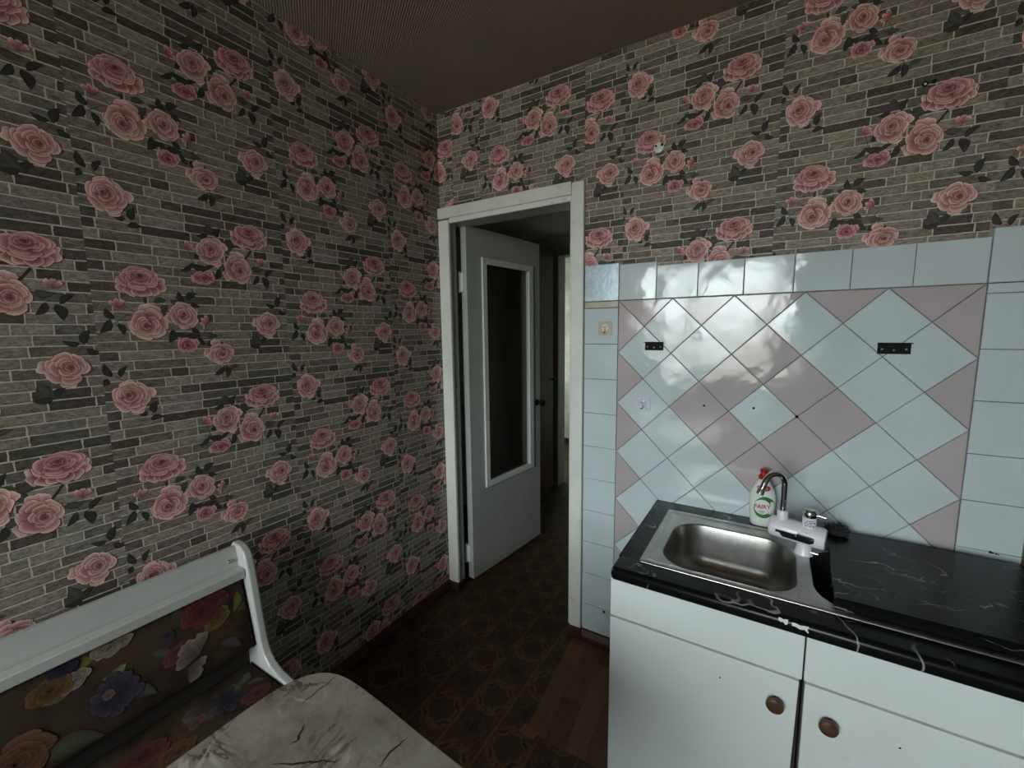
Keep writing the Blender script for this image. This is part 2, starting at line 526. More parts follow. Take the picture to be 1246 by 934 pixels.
def glass(name, tint, gloss=0.10, rough=0.02):
    m = bpy.data.materials.new(name); m.use_nodes = True
    nt = m.node_tree; nt.nodes.clear()
    o = nt.nodes.new('ShaderNodeOutputMaterial'); mx = nt.nodes.new('ShaderNodeMixShader')
    t = nt.nodes.new('ShaderNodeBsdfTransparent'); g = nt.nodes.new('ShaderNodeBsdfGlossy')
    lw = nt.nodes.new('ShaderNodeLayerWeight'); lw.inputs[0].default_value = 0.35
    mm = nt.nodes.new('ShaderNodeMath'); mm.operation = 'MULTIPLY_ADD'; mm.inputs[1].default_value = 0.5; mm.inputs[2].default_value = gloss * 0.4
    nz = nt.nodes.new('ShaderNodeTexNoise'); nz.inputs['Scale'].default_value = 9
    mr = nt.nodes.new('ShaderNodeMix'); mr.data_type = 'RGBA'
    mr.inputs[6].default_value = (*tint, 1); mr.inputs[7].default_value = (*[x * 0.8 for x in tint], 1)
    nt.links.new(nz.outputs['Fac'], mr.inputs[0]); nt.links.new(mr.outputs[2], t.inputs[0])
    g.inputs['Roughness'].default_value = rough
    nt.links.new(lw.outputs['Fresnel'], mm.inputs[0]); nt.links.new(mm.outputs[0], mx.inputs[0])
    nt.links.new(t.outputs[0], mx.inputs[1]); nt.links.new(g.outputs[0], mx.inputs[2]); nt.links.new(mx.outputs[0], o.inputs[0])
    return m
M['window_glass'] = glass('clear_window_glass', (0.95, 0.97, 0.96))
M['door_glass'] = glass('dusty_door_glass', (0.62, 0.61, 0.54), 0.10, 0.22)

# ------------------------------------------------------------------ flower painter (flat print built from layered petals)
class Paint:
    """collects coloured flat polygons (u, v) with a draw order; alpha channel = grain amount"""
    def __init__(s): s.v = []; s.c = []; s.f = []; s.layer = []; s.L = 0
    def grid(s, P, Cc, rows, cols, alpha=0.0):
        o = len(s.v); s.L += 1
        s.v.extend(P); s.layer.extend([s.L] * len(P)); s.c.extend([(c[0], c[1], c[2], alpha) for c in Cc])
        for i in range(rows - 1):
            for j in range(cols - 1):
                a = o + i * cols + j
                s.f.append((a, a + 1, a + cols + 1, a + cols))
    def petal(s, cx, cy, ang, r0, r1, w, pal, rnd, sx=1.0, sy=1.0, rot=0.0, n=9, edge_k=0.30, shadow=True):
        """one petal: crescent from radius r0 to r1 with a pale rim, laid over its own soft dark shadow"""
        dark, mid, lite = pal
        ph = rnd.uniform(0, 6); ru = rnd.uniform(0.015, 0.045)
        cr, sr = math.cos(rot), math.sin(rot)
        tone = rnd.uniform(0.86, 1.10)
        for pas in ((0, 1) if shadow else (1,)):
            P = []; Cc = []
            ts = (0.0, 1.0) if pas == 0 else (0.0, 0.45, 0.75, 0.93, 1.0)
            for t in ts:
                for k in range(n):
                    q = -1 + 2 * k / (n - 1)
                    edge = (1 - abs(q) ** 3.5 * edge_k) * (1 + ru * math.sin(q * 4.5 + ph) - 0.035 * math.exp(-(q * 4 - math.sin(ph)) ** 2))
                    rad = r0 + (r1 * edge - r0) * t
                    if pas == 0: rad = rad * (1.03 if t else 1.0)
                    aa = ang + q * w * (0.80 + 0.20 * t) * (1.03 if pas == 0 else 1.0)
                    x = rad * math.cos(aa) * sx; y = rad * math.sin(aa) * sy
                    P.append((cx + x * cr - y * sr, cy + x * sr + y * cr))
                    if pas == 0:
                        c = tuple(v * 0.95 for v in dark)
                    else:
                        f = 0.5 + 0.5 * math.cos(q * 2.2 + math.sin(ph) * 1.2)
                        if t == 0: c = dark
                        elif t == 0.45: c = tuple(0.62 * d + 0.38 * m for d, m in zip(dark, mid))
                        elif t == 0.75: c = tuple((0.25 - 0.1 * f) * d + (0.75 + 0.1 * f) * m for d, m in zip(dark, mid))
                        elif t == 0.93: c = tuple(0.45 * m + 0.55 * l for m, l in zip(mid, lite))
                        else: c = lite
                        sh = tone * (0.80 + 0.26 * f)
                        if abs(q) > 0.9: c = tuple(0.6 * v + 0.4 * d for v, d in zip(c, dark))
                        c = tuple(v * sh for v in c)
                    Cc.append(c)
            s.grid(P, Cc, len(ts), n)
    def rose(s, cx, cy, r, pal, rnd, sx=1.0, sy=1.0, rot=0.0, core=(0.0, 0.0), rings=7, skirt=None):
        """open rose: outer ruffled petals, then wrapped crescents spiralling towards an off-centre heart"""
        cr, sr = math.cos(rot), math.sin(rot)
        def at_(k): 
            ox = core[0] * r * k * sx; oy = core[1] * r * k * sy
            return cx + ox * cr - oy * sr, cy + ox * sr + oy * cr
        a0 = rnd.uniform(0, 6.28)
        for j in (0, 3, 1, 4, 2, 5):
            px, py = at_(0)
            s.petal(px, py, a0 + j * 6.283 / 6 + rnd.uniform(-0.18, 0.18), r * 0.15, r * rnd.uniform(0.90, 1.08), 0.74, pal, rnd, sx, sy, rot, edge_k=0.42, shadow=(j in (1, 4, 2, 5)))
        for i in range(1, rings):
            k = i / rings
            rad = r * (1.0 - k) * 0.90 + r * 0.07
            npet = 4 if k < 0.45 else 3
            a0 += 0.9
            for j in range(npet):
                aa = a0 + j * 6.283 / npet + rnd.uniform(-0.45, 0.45)
                px, py = at_(k)
                off = rad * rnd.uniform(0.04, 0.22)
                dx, dy = off * math.cos(aa) * sx, off * math.sin(aa) * sy
                dk = 1.0 - 0.22 * k
                pl = tuple(tuple(v * dk for v in p) for p in pal)
                s.petal(px + dx * cr - dy * sr, py + dx * sr + dy * cr, aa, rad * 0.10, rad * rnd.uniform(0.80, 1.04), rnd.uniform(3.2, 4.6) / npet, pl, rnd, sx, sy, rot, edge_k=0.20, n=9 if r > 0.03 else 7)
        px, py = at_(1.0)
        for j in range(2):
            s.petal(px, py, rnd.uniform(0, 6), 0.0, 0.10 * r, 1.6, (tuple(v * 0.45 for v in pal[0]), tuple(v * 0.7 for v in pal[0]), pal[1]), rnd, sx, sy, rot, 5, shadow=False)
    def leaf(s, x, y, ang, ln, wd, col, rnd):
        P = []; Cc = []
        n = 7
        for i in range(n):
            t = i / (n - 1)
            w = wd * math.sin(PI * t ** 0.85) ** 0.8 * (1 - 0.25 * t)
            bend = 0.12 * ln * math.sin(PI * t) * (1 if ang > 0 else -1)
            for q in (-1, -0.12, 0.12, 1):
                lx = t * ln - ln / 2; ly = q * w + bend - 0.06 * ln
                P.append((x + lx * math.cos(ang) - ly * math.sin(ang), y + lx * math.sin(ang) + ly * math.cos(ang)))
                sh = 1.5 if abs(q) < 0.5 else (0.8 if q < 0 else 1.05)
                Cc.append(tuple(v * sh * rnd.uniform(0.85, 1.15) for v in col))
        s.grid(P, Cc, n, 4)
    def line(s, pts, w, col):
        P = []; Cc = []
        for i, p in enumerate(pts):
            a = pts[max(i - 1, 0)]; b = pts[min(i + 1, len(pts) - 1)]
            d = math.hypot(b[0] - a[0], b[1] - a[1]) or 1
            nx, ny = -(b[1] - a[1]) / d * w / 2, (b[0] - a[0]) / d * w / 2
            P += [(p[0] + nx, p[1] + ny), (p[0] - nx, p[1] - ny)]; Cc += [col, col]
        s.grid(P, Cc, len(pts), 2)

PINK = ((0.22, 0.040, 0.062), (0.56, 0.205, 0.235), (0.86, 0.60, 0.55))
PINK2 = ((0.26, 0.060, 0.080), (0.64, 0.29, 0.295), (0.93, 0.72, 0.63))
LEAF = (0.030, 0.031, 0.028)
LEAF2 = (0.060, 0.060, 0.053)
RPW, RPH = 0.530, 0.533

def wallpaper_cell():
    """one repeat of the printed wallpaper, coordinates relative to the first peony, u in -0.105..0.425"""
    rnd = random.Random(11)
    P = Paint()
    # printed bricks
    rows = 20; rh = RPH / rows
    for i in range(rows):
        z0 = -0.21 + i * rh
        lens = []
        while sum(lens) < RPW - 0.04:
            lens.append(rnd.choice([0.05, 0.065, 0.08, 0.09, 0.10, 0.105, 0.115, 0.125]))
        k = RPW / sum(lens); lens = [l * k for l in lens]
        specs = []
        for ln in lens:
            g = rnd.choice([0.09, 0.125, 0.15, 0.17, 0.19, 0.205, 0.22, 0.235, 0.26]) * rnd.uniform(0.85, 1.1)
            if rnd.random() < 0.06: g = 0.07
            jit = [[rnd.uniform(-1, 1) for _ in range(6)] for _ in range(5)]
            ton = [[rnd.uniform(0.86, 1.22) for _ in range(6)] for _ in range(5)]
            specs.append((g, rnd.uniform(1.07, 1.20), rnd.uniform(0.78, 0.92), jit, ton))
        x = -0.105 - rnd.uniform(0.3, 0.7) * lens[-1]
        for (ln, (g, wr, bl, jit, ton)) in zip([lens[-1]] + lens[:], [specs[-1]] + specs[:]):
            m = 0.0016
            x0, x1 = x + m, x + ln - m
            q0, q1 = z0 + m, z0 + rh - m
            Pn = []; Cc = []
            nx = 6
            for ti, t in enumerate((0, 0.14, 0.5, 0.86, 1)):
                for j in range(nx):
                    px = x0 + (x1 - x0) * j / (nx - 1)
                    pz = q0 + (q1 - q0) * t
                    if t in (0, 1): pz += jit[ti][j] * 0.0008
                    if j in (0, nx - 1): px += jit[ti][j] * 0.0009
                    ed = 0.60 if (t == 0) else (0.92 if t == 1 or j in (0, nx - 1) else ton[ti][j])
                    Pn.append((px, pz)); Cc.append((g * wr * ed, g * ed, g * bl * ed))
            P.grid(Pn, Cc, 5, nx, 1.0)
            x += ln
    mm = lambda a: (a[0] / 1000.0, a[1] / 1000.0)
    # leaves (x, y mm, angle deg, length, width mm, dark?)
    def lf(x, y, a, ln=34, wd=9, d=1):
        P.leaf(x / 1000, y / 1000, math.radians(a), ln / 1000, wd / 1000, LEAF if d else LEAF2, rnd)
    for t in [(90, -29, 105, 34, 10), (118, -24, 35, 36, 11), (40, -42, 10, 34, 10, 0), (47, -67, 60, 36, 11, 0), (128, -48, -25, 30, 8), (76, -44, 170, 30, 9, 0),
              (-84, -117, 235, 44, 11), (-52, -123, 285, 34, 9), (-76, -83, 120, 34, 10), (124, -125, -40, 28, 9), (138, -160, -50, 32, 9), (168, -146, 5, 32, 9, 0),
              (163, -167, 20, 34, 10), (110, -148, 15, 52, 11), (60, -145, 250, 42, 12), (78, -138, 160, 32, 8), (182, -172, 30, 28, 9),
              (178, -258, 215, 40, 10), (200, -262, 265, 40, 10), (224, -246, 20, 34, 8, 0),
              (185, 183, 100, 34, 14, 0), (208, 177, 65, 36, 9), (236, 128, 100, 36, 13, 0), (252, 146, 10, 44, 14, 0), (164, 160, 195, 34, 8), (216, 152, 160, 30, 9, 0),
              (314, 39, 235, 40, 9), (346, 33, 285, 42, 13), (360, 68, 40, 40, 9), (322, 82, 0, 40, 11, 0), (114, 56, 215, 40, 8), (147, 64, 165, 52, 12), (197, 46, 245, 42, 10), (150, 96, 15, 30, 9), (175, 66, 30, 30, 7),
              (-94, 300, 110, 40, 10), (-62, 296, 60, 36, 8), (-101, 268, 235, 26, 9), (-2, 188, 75, 36, 11), (2, 157, 5, 34, 9), (-28, 172, 190, 22, 8),
              (384, -28, 70, 42, 11), (356, -44, 165, 34, 8), (398, -64, -25, 32, 9), (297, -153, 120, 36, 15, 0), (324, -163, 40, 28, 9), (294, -181, 185, 40, 9)]:
        lf(*t)
    ST = (0.10, 0.085, 0.07)
    P.line([mm((4, -38)), mm((8, -60)), mm((10, -72))], 0.006, (0.05, 0.035, 0.035))
    P.line([mm((306, 136)), mm((294, 118)), mm((280, 100))], 0.006, (0.05, 0.035, 0.035))
    P.line([mm((-40, -62)), mm((-10, -84))], 0.002, ST)
    P.line([mm((-66, -108)), mm((-40, -86)), mm((-20, -84))], 0.002, ST)
    P.line([mm((152, -108)), mm((140, -140)), mm((160, -135)), mm((172, -118))], 0.002, ST)
    P.line([mm((204, -250)), mm((192, -225))], 0.002, ST)
    P.line([mm((330, 58)), mm((322, 80))], 0.002, ST)
    P.line([mm((-78, 285)), mm((-56, 262))], 0.002, ST)
    P.line([mm((376, -52)), mm((362, -75))], 0.002, ST)
    P.line([mm((-18, 170)), mm((-30, 190))], 0.002, ST)
    P.line([mm((123, 112)), mm((134, 70))], 0.002, ST)
    # peonies seen from the side
    def peony(x, y, w, h, flip):
        X, Y = x / 1000, y / 1000; r = w / 2000; sy = h / w
        for a, k, w in ((178, 0.98, 0.42), (2, 0.98, 0.42), (205, 1.0, 0.50), (335, 1.0, 0.50), (232, 0.92, 0.55), (308, 0.92, 0.55), (258, 0.86, 0.55), (284, 0.88, 0.6)):
            P.petal(X, Y + 0.004, math.radians(a + rnd.uniform(-6, 6)), r * 0.05, r * k * rnd.uniform(0.93, 1.04), w, (PINK[0], tuple(0.7 * m + 0.3 * d for m, d in zip(PINK[1], PINK[0])), PINK2[2]), rnd, 1.0, sy * 1.1, edge_k=0.5)
        P.rose(X - 0.003 * flip, Y + h * 0.00016, r * 0.80, PINK, rnd, 1.0, sy * 0.98, 0.0, (0.06 * flip, 0.30), 6)
    peony(0, 2, 122, 84, 1)
    peony(302, 174, 124, 84, -1)
    # open roses: (x, y, r, sx, sy, rot, core, lobes in degrees)
    for (x, y, r, sx, sy, rot, core, pl, rg, lobes) in (
            (0.008, -0.108, 0.046, 1.0, 1.0, 0.2, (-0.20, -0.12), PINK2, 5, (95, 70)), (0.094, -0.085, 0.038, 0.97, 1.1, 0.4, (0.12, 0.14), PINK2, 5, (190,)),
            (0.096, -0.171, 0.027, 1.0, 0.92, 0.3, (0.0, -0.1), PINK, 3, (20,)), (0.186, -0.203, 0.041, 1.05, 0.82, 0.30, (0.15, -0.1), PINK2, 5, (170, 110)),
            (0.260, 0.071, 0.045, 1.0, 1.0, -0.3, (0.22, -0.12), PINK2, 5, (80, 215, 100)), (0.185, 0.118, 0.041, 0.97, 1.06, -0.3, (-0.1, 0.14), PINK2, 5, (25, 290)),
            (0.157, 0.033, 0.029, 1.08, 0.82, 0.15, (0.05, -0.1), PINK, 3, (190,)), (-0.048, 0.226, 0.044, 0.98, 1.06, 0.2, (-0.20, 0.14), PINK2, 5, (8, -78)),
            (0.342, -0.104, 0.043, 1.0, 0.98, -0.3, (0.22, 0.05), PINK2, 5, (176, -90))):
        for a in lobes:
            P.petal(x, y, math.radians(a), 0.0, r * 1.24, 0.46, pl, rnd, 1.0, 1.0, 0.0, edge_k=0.45, shadow=False)
        P.rose(x, y, r, pl, rnd, sx, sy, rot, core, rg)
    # buds
    for bx, by, a in ((-56, -57, 100), (152, -100, 150), (123, 120, 40), (338, 99, 80)):
        for d in (-35, 35, 0):
            P.petal(bx / 1000 - 0.010 * math.cos(math.radians(a)), by / 1000 - 0.010 * math.sin(math.radians(a)), math.radians(a + d), 0.0, 0.026, 0.34, PINK2, rnd, edge_k=0.5)
    return P

CELL = wallpaper_cell()
CV = np.array(CELL.v); CC = np.array(CELL.c, np.float32); CLY = np.array(CELL.layer); CF = np.array(CELL.f)
MORTAR = (0.58, 0.53, 0.46)

def wallpaper_strip(plane, c1, lo, hi, z0, z1, parent):
    """one pasted length of wallpaper: plane 'L' (x=0, u=y) or 'B' (y=0, u=x); c1 = (u, z) of a first peony"""
    base_t = 0.0006
    vs = [np.array([[lo, z0, 0], [hi, z0, 0], [hi, z1, 0], [lo, z1, 0]], float)]
    cs = [np.array([(*MORTAR, 0.3)] * 4, np.float32)]
    fs = [np.array([[0, 1, 2, 3]])]
    n = 4
    kmin = math.floor((z0 - c1[1] - 0.36) / RPH); kmax = math.ceil((z1 - c1[1] + 0.36) / RPH)
    for k in range(kmin, kmax + 1):
        u = CV[:, 0] + c1[0]; w = CV[:, 1] + c1[1] + k * RPH
        fu = u[CF]; fw_ = w[CF]
        keep = (fu.max(1) > lo) & (fu.min(1) < hi) & (fw_.max(1) > z0) & (fw_.min(1) < z1)
        if not keep.any(): continue
        F = CF[keep]
        used = np.unique(F); remap = -np.ones(len(CV), int); remap[used] = np.arange(len(used))
        isb = CC[used, 3] > 0.5
        hgt = np.where(isb, 0.00005, 0.00012 + CLY[used] * 0.0000012)
        vs.append(np.stack([u[used], w[used], hgt], 1)); cs.append(CC[used]); fs.append(remap[F] + n)
        n += len(used)
    V = np.concatenate(vs); Cc = np.concatenate(cs); F = np.concatenate(fs)
    bm = bmesh.new()
    lay = bm.verts.layers.float_color.new('print')
    bv = []
    for p, c in zip(V, Cc):
        q = bm.verts.new(p); q[lay] = c; bv.append(q)
    for f in F: bm.faces.new([bv[i] for i in f])
    for co, no in (((lo, 0, 0), (-1, 0, 0)), ((hi, 0, 0), (1, 0, 0)), ((0, z0, 0), (0, -1, 0)), ((0, z1, 0), (0, 1, 0))):
        geom = bm.verts[:] + bm.edges[:] + bm.faces[:]
        bmesh.ops.bisect_plane(bm, geom=geom, dist=1e-7, plane_co=co, plane_no=no, clear_outer=True)
    o0 = ORI[parent.name]
    for v in bm.verts:
        a, b, h = v.co
        p = (h + base_t, a, b) if plane == 'L' else (a, -h - base_t, b)
        v.co = (p[0] - o0[0], p[1] - o0[1], p[2] - o0[2])
    want = Vector((1, 0, 0)) if plane == 'L' else Vector((0, -1, 0))
    bm.normal_update()
    flip = [f for f in bm.faces if f.normal.dot(want) < 0]
    bmesh.ops.reverse_faces(bm, faces=flip)
    me = bpy.data.meshes.new('wallpaper_strip'); bm.to_mesh(me); bm.free()
    me.materials.append(M['wallpaper'])
    ob = bpy.data.objects.new('wallpaper_strip', me); COL.objects.link(ob); ob.parent = parent
    return ob

# ================================================================== THE SETTING
b = MB(); b.box(-1.7, 2.4, -4.25, 3.35, FZ - 0.06, FZ); floor = struct(b.build('floor', M['lino']), 'dark brown medallion patterned linoleum floor')
b = MB(); b.box(-0.12, RX + 0.12, WINY - 0.15, 0.0, CZ, CZ + 0.08); struct(b.build('ceiling', M['ceiling']), 'dark ribbed beige paper ceiling of the kitchen')

b = MB(); b.box(-0.12, 0.0, WINY, 0.12, FZ, CZ)
wall_left = struct(b.build('wall_left', M['plaster']), 'left wall with brick and pink rose wallpaper')
DX0, DX1, DZ1 = 0.058, 0.745, 2.047
b = MB()
b.box(0.0, DX0, 0.0, 0.046, FZ, DZ1); b.box(0.0, DX0, 0.0, 0.12, DZ1, CZ); b.box(DX0, DX1, 0.0, 0.12, DZ1, CZ); b.box(DX1, RX, 0.0, 0.12, FZ, CZ)
wall_back = struct(b.build('wall_back', M['plaster']), 'back wall with door, wallpaper above and tiled splashback')
b = MB(); b.box(RX, RX + 0.12, WINY, 0.12, FZ, CZ); struct(b.build('wall_right', M['brown_plaster']), 'plain plastered right wall at the frame edge')
b = MB()
b.box(-0.12, WX0, WINY - 0.12, WINY, FZ, CZ); b.box(WX1, RX + 0.12, WINY - 0.12, WINY, FZ, CZ)
b.box(WX0, WX1, WINY - 0.12, WINY, FZ, WZ0); b.box(WX0, WX1, WINY - 0.12, WINY, WZ1, CZ)
struct(b.build('wall_front', M['plaster']), 'window wall behind the camera')

# window behind the camera
b = MB()
fw_ = 0.055
y0, y1 = WINY - 0.10, WINY - 0.04
b.box(WX0, WX0 + fw_, y0, y1, WZ0, WZ1); b.box(WX1 - fw_, WX1, y0, y1, WZ0, WZ1)
b.box(WX0 + fw_, WX1 - fw_, y0, y1, WZ0, WZ0 + fw_); b.box(WX0 + fw_, WX1 - fw_, y0, y1, WZ1 - fw_, WZ1)
wx = WX0 + 0.52
b.box(wx - 0.04, wx + 0.04, y0, y1, WZ0 + fw_, WZ1 - fw_)
win = struct(b.build('window_1', M['white_paint']), 'white framed kitchen window behind the camera')
for xa, xb in ((WX0 + fw_, wx - 0.04), (wx + 0.04, WX1 - fw_)):
    b = MB(); b.box(xa, xb, y0 + 0.028, y0 + 0.032, WZ0 + fw_, WZ1 - fw_); b.build('pane', M['window_glass'], win)
b = MB(); b.bbox(WX0 - 0.05, WX1 + 0.05, WINY - 0.04, WINY + 0.12, WZ0 - 0.03, WZ0); b.build('window_sill', M['white_paint'], win)

# wallpaper strips
STL = [((-4.34, 1.60), -4.198, -3.93), ((-3.84, 1.58), -3.93, -3.43), ((-3.32, 1.55), -3.43, -2.93), ((-2.82, 1.66), -2.93, -2.40), ((-2.295, 1.60), -2.40, -1.888), ((-1.783, 1.520), -1.888, -1.377), ((-1.272, 1.634), -1.377, -0.858), ((-0.750, 1.603), -0.858, -0.357), ((-0.252, 1.690), -0.357, 0.0)]
for c1, lo, hi in STL:
    wallpaper_strip('L', c1, lo, hi, FZ + 0.01, CZ - 0.002, wall_left)
STB = [((-0.252, 1.690), 0.0005, 0.094, 2.06), ((-0.137, 2.426), 0.094, 0.265, 2.06), ((0.3706, 2.3005), 0.265, 0.797, 2.06), ((0.560, 2.228), 0.797, 0.966, 1.764),
       ((1.0639, 2.1996), 0.966, 1.086, 1.760), ((1.0639, 2.1996), 1.086, 1.490, 1.738), ((1.5935, 1.9676), 1.490, 2.012, 1.741), ((2.118, 2.02), 2.012, RX - 0.002, 1.764)]
for c1, lo, hi, z0 in STB:
    wallpaper_strip('B', c1, lo, hi, z0, CZ - 0.002, wall_back)

# ------------------------------------------------------------------ tiles (each its own piece on the back wall)
def inset_poly(poly, d):
    """inward offset of a convex ccw polygon"""
    n = len(poly); out = []
    for i in range(n):
        p0 = Vector(poly[i - 1]); p = Vector(poly[i]); p1 = Vector(poly[(i + 1) % n])
        e0 = (p - p0).normalized(); e1 = (p1 - p).normalized()
        n0 = Vector((-e0.y, e0.x)); n1 = Vector((-e1.y, e1.x))
        k = (n0 + n1); k = k / max(0.25, k.dot(n0))
        out.append(tuple(p + k * d))
    return out

def tile(poly, mat, t=0.006, tilt=0.008, label=None):
    """poly: ccw (x, z) outline as laid, gap taken off inside"""
    gp = inset_poly(poly, 0.0011)
    cx = sum(p[0] for p in gp) / len(gp); cz = sum(p[1] for p in gp) / len(gp)
    ta, tb = rng.normal(0, tilt), rng.normal(0, tilt)
    dt = rng.uniform(-0.0006, 0.0008)
    def Y(p, h): return -(h + dt + (p[0] - cx) * ta + (p[1] - cz) * tb)
    r1 = inset_poly(gp, 0.0016)
    r2 = inset_poly(gp, min(0.014, 0.22 * min(math.dist(gp[i], gp[i - 1]) for i in range(len(gp)))))
    bulge = rng.uniform(0.0001, 0.0009)
    rings = [[(p[0], -0.0008, p[1]) for p in gp], [(p[0], Y(p, t - 0.0012), p[1]) for p in gp],
             [(p[0], Y(p, t - 0.0003), p[1]) for p in r1], [(p[0], Y(p, t), p[1]) for p in r2]]
    n = len(gp)
    b = MB(); b.loops(rings, False, False)
    o = len(b.v) - n
    b.v.append((cx, Y((cx, cz), t + bulge), cz)); c = len(b.v) - 1
    for i in range(n): b.f.append([o + i, o + (i + 1) % n, c]); b.mi.append(0)
    ob = b.build('tile', mat, wall_back, smooth=True, angle=21, label=label)
    return ob

PX0, PZ0, H = 0.9555, 1.6115, 0.1065
b = MB()
b.box(0.803, RX, -0.0012, 0.0, 0.09, 1.615); b.box(0.803, RX, -0.0012, 0.0, 1.615, 1.737); b.box(0.803, 1.086, -0.0011, 0.0, 1.737, 1.76)
b.build('grout', M['grout'], wall_back)

def clip(poly, ax, val, keep_less):
    out = []
    n = len(poly)
    for i in range(n):
        a, c = poly[i], poly[(i + 1) % n]
        ia = (a[ax] <= val) if keep_less else (a[ax] >= val)
        ic = (c[ax] <= val) if keep_less else (c[ax] >= val)
        if ia: out.append(a)
        if ia != ic:
            t = (val - a[ax]) / (c[ax] - a[ax]); out.append((a[0] + (c[0] - a[0]) * t, a[1] + (c[1] - a[1]) * t))
    res = []
    for p in out:
        if not res or math.dist(p, res[-1]) > 1e-5: res.append(p)
    if len(res) > 1 and math.dist(res[0], res[-1]) < 1e-5: res.pop()
    return res
TILES = {}
for j in range(0, 13):
    for i in range(0, 11):
        if (i + j) % 2 == 0: continue
        x, z = PX0 + i * H, PZ0 - j * H
        if j > 9 and i > 2: continue
        poly = [(x, z - H), (x + H, z), (x, z + H), (x - H, z)]
        poly = clip(poly, 0, PX0, False); poly = clip(poly, 0, PX0 + 10 * H, True); poly = clip(poly, 1, PZ0, True)
        if len(poly) < 3: continue
        pink = i in (0, 10) or j == 0 or abs(i - 5) + abs(j - 4) == 2
        TILES[(i, j)] = tile(poly, M['tile_pink'] if pink else M['tile_white'])
def rect(x0, x1, z0, z1): return [(x0, z0), (x1, z0), (x1, z1), (x0, z1)]
# left column
zs = [1.5835, 1.4325, 1.2805, 1.1285, 0.9770, 0.8270, 0.6760, 0.5240, 0.3690, 0.2160, 0.0850]
for za, zb in zip(zs[1:], zs[:-1]): TILES[('l', round(za, 3))] = tile(rect(0.8045, 0.9545, za, zb), M['tile_white'])
tile(rect(0.8045, 0.9545, 1.5845, 1.6115), M['strip_cream'], label='yellowed narrow strip of cut tile')
tile(rect(0.8045, 0.9545, 1.6125, 1.7655), M['foil'], tilt=0.003, label='tile covered with crinkled blue-grey mirror foil')
# top row
xs = [0.9555, 1.1045, 1.2560, 1.4085, 1.5580, 1.7110, 1.8620, 2.0195]
for xa, xb in zip(xs[:-1], xs[1:]): tile(rect(xa, xb, 1.6125, 1.7570 if xb < 1.11 else 1.7405), M['tile_white'], tilt=0.009)
# right column
tile(rect(2.0205, RX - 0.002, 1.6125, 1.7640), M['tile_white'])
zs = [1.6115, 1.5835, 1.4255, 1.2745, 1.1160, 0.9725, 0.8235, 0.70]
for za, zb in zip(zs[1:], zs[:-1]): tile(rect(2.0215, RX - 0.002, za, zb), M['tile_white'])

# drill holes and chips in the tiles
def hole(x, z, r, parent):
    b = MB(); b.lathe((x, -0.0068, z), (0, -1, 0), [(r, 0.0), (r, 0.0014), (r * 0.6, 0.0016)], 10); b.build('drill_hole', M['dark_hole'], parent)
hole(1.297, 1.200, 0.0042, TILES[(3, 4)]); hole(1.4625, 1.2045, 0.0045, TILES[(5, 4)])
hole(PX0 + 6 * H, PZ0 - 4 * H, 0.0055, TILES[(5, 4)])
hole(0.914, 0.205, 0.006, TILES[('l', 0.085)])
b = MB()
for pts in ([(0.907, 0.216), (0.908, 0.207), (0.914, 0.203), (0.925, 0.193), (0.934, 0.185)], [(0.914, 0.205), (0.921, 0.210), (0.933, 0.205)]):
    b.tube([(x, -0.0066, z) for x, z in pts], 0.0007, 5)
b.build('crack', M['dark_hole'], TILES[('l', 0.085)])
b = MB()
for dx, r in ((0, 0.0042), (0.005, 0.003), (0.012, 0.0026), (0.017, 0.0018)): b.lathe((2.096 + dx, -0.0068, 0.824 - dx * 0.2), (0, -1, 0), [(r, 0), (r * 0.8, 0.0012), (r * 0.3, 0.0016)], 7)
b.build('mortar_chip', M['dark_hole'], wall_back)

# ------------------------------------------------------------------ skirting
b = MB(); prof = [(0.0006, FZ), (0.026, FZ), (0.026, FZ + 0.02), (0.017, FZ + 0.046), (0.0006, FZ + 0.048)]
b.prism([(x, z) for x, z in prof], -4.19, -0.002, 'y')
struct(b.build('baseboard_left', M['brown_base']), 'dark brown painted skirting along the left wall')
b = MB(); b.prism([(-y, z) for y, z in prof], 0.748, 1.12, 'x')
struct(b.build('baseboard_back', M['brown_base']), 'dark brown skirting under the left tile column')

# ------------------------------------------------------------------ door casing and leaf
b = MB()
b.bbox(0.0025, 0.071, -0.020, -0.0005, 0.083, 2.055, 0.003)
cas = struct(b.build('trim_1', M['white_paint']), 'white painted casing board at the left of the door')
b = MB(); b.bbox(0.747, 0.8025, -0.020, -0.0005, 0.088, 2.110, 0.003); b.bbox(0.738, 0.747, -0.012, -0.0005, 0.088, 2.05, 0.002)
struct(b.build('trim_2', M['white_paint']), 'white painted casing board at the right of the door')
b = MB(); b.bbox(0.0025, 0.7465, -0.024, -0.0005, 2.062, 2.116, 0.003); b.bbox(0.071, 0.745, -0.014, -0.0005, 2.038, 2.062, 0.002)
struct(b.build('trim_3', M['white_paint']), 'white painted head casing above the door')
b = MB()
b.box(DX0 - 0.001, DX0 + 0.006, 0.0, 0.047, FZ, DZ1); b.box(DX1 - 0.006, DX1 + 0.001, 0.0, 0.118, FZ, DZ1); b.box(DX0, DX1, 0.0, 0.118, DZ1 - 0.006, DZ1 + 0.001)
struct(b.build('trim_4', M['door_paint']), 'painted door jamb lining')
b = MB(); b.bbox(0.0, 0.074, -0.030, 0.048, FZ, 0.083, 0.004); b.bbox(0.746, 0.81, -0.028, -0.001, FZ, 0.088, 0.004)
struct(b.build('trim_5', M['brown_base']), 'brown plinth blocks under the door casing')

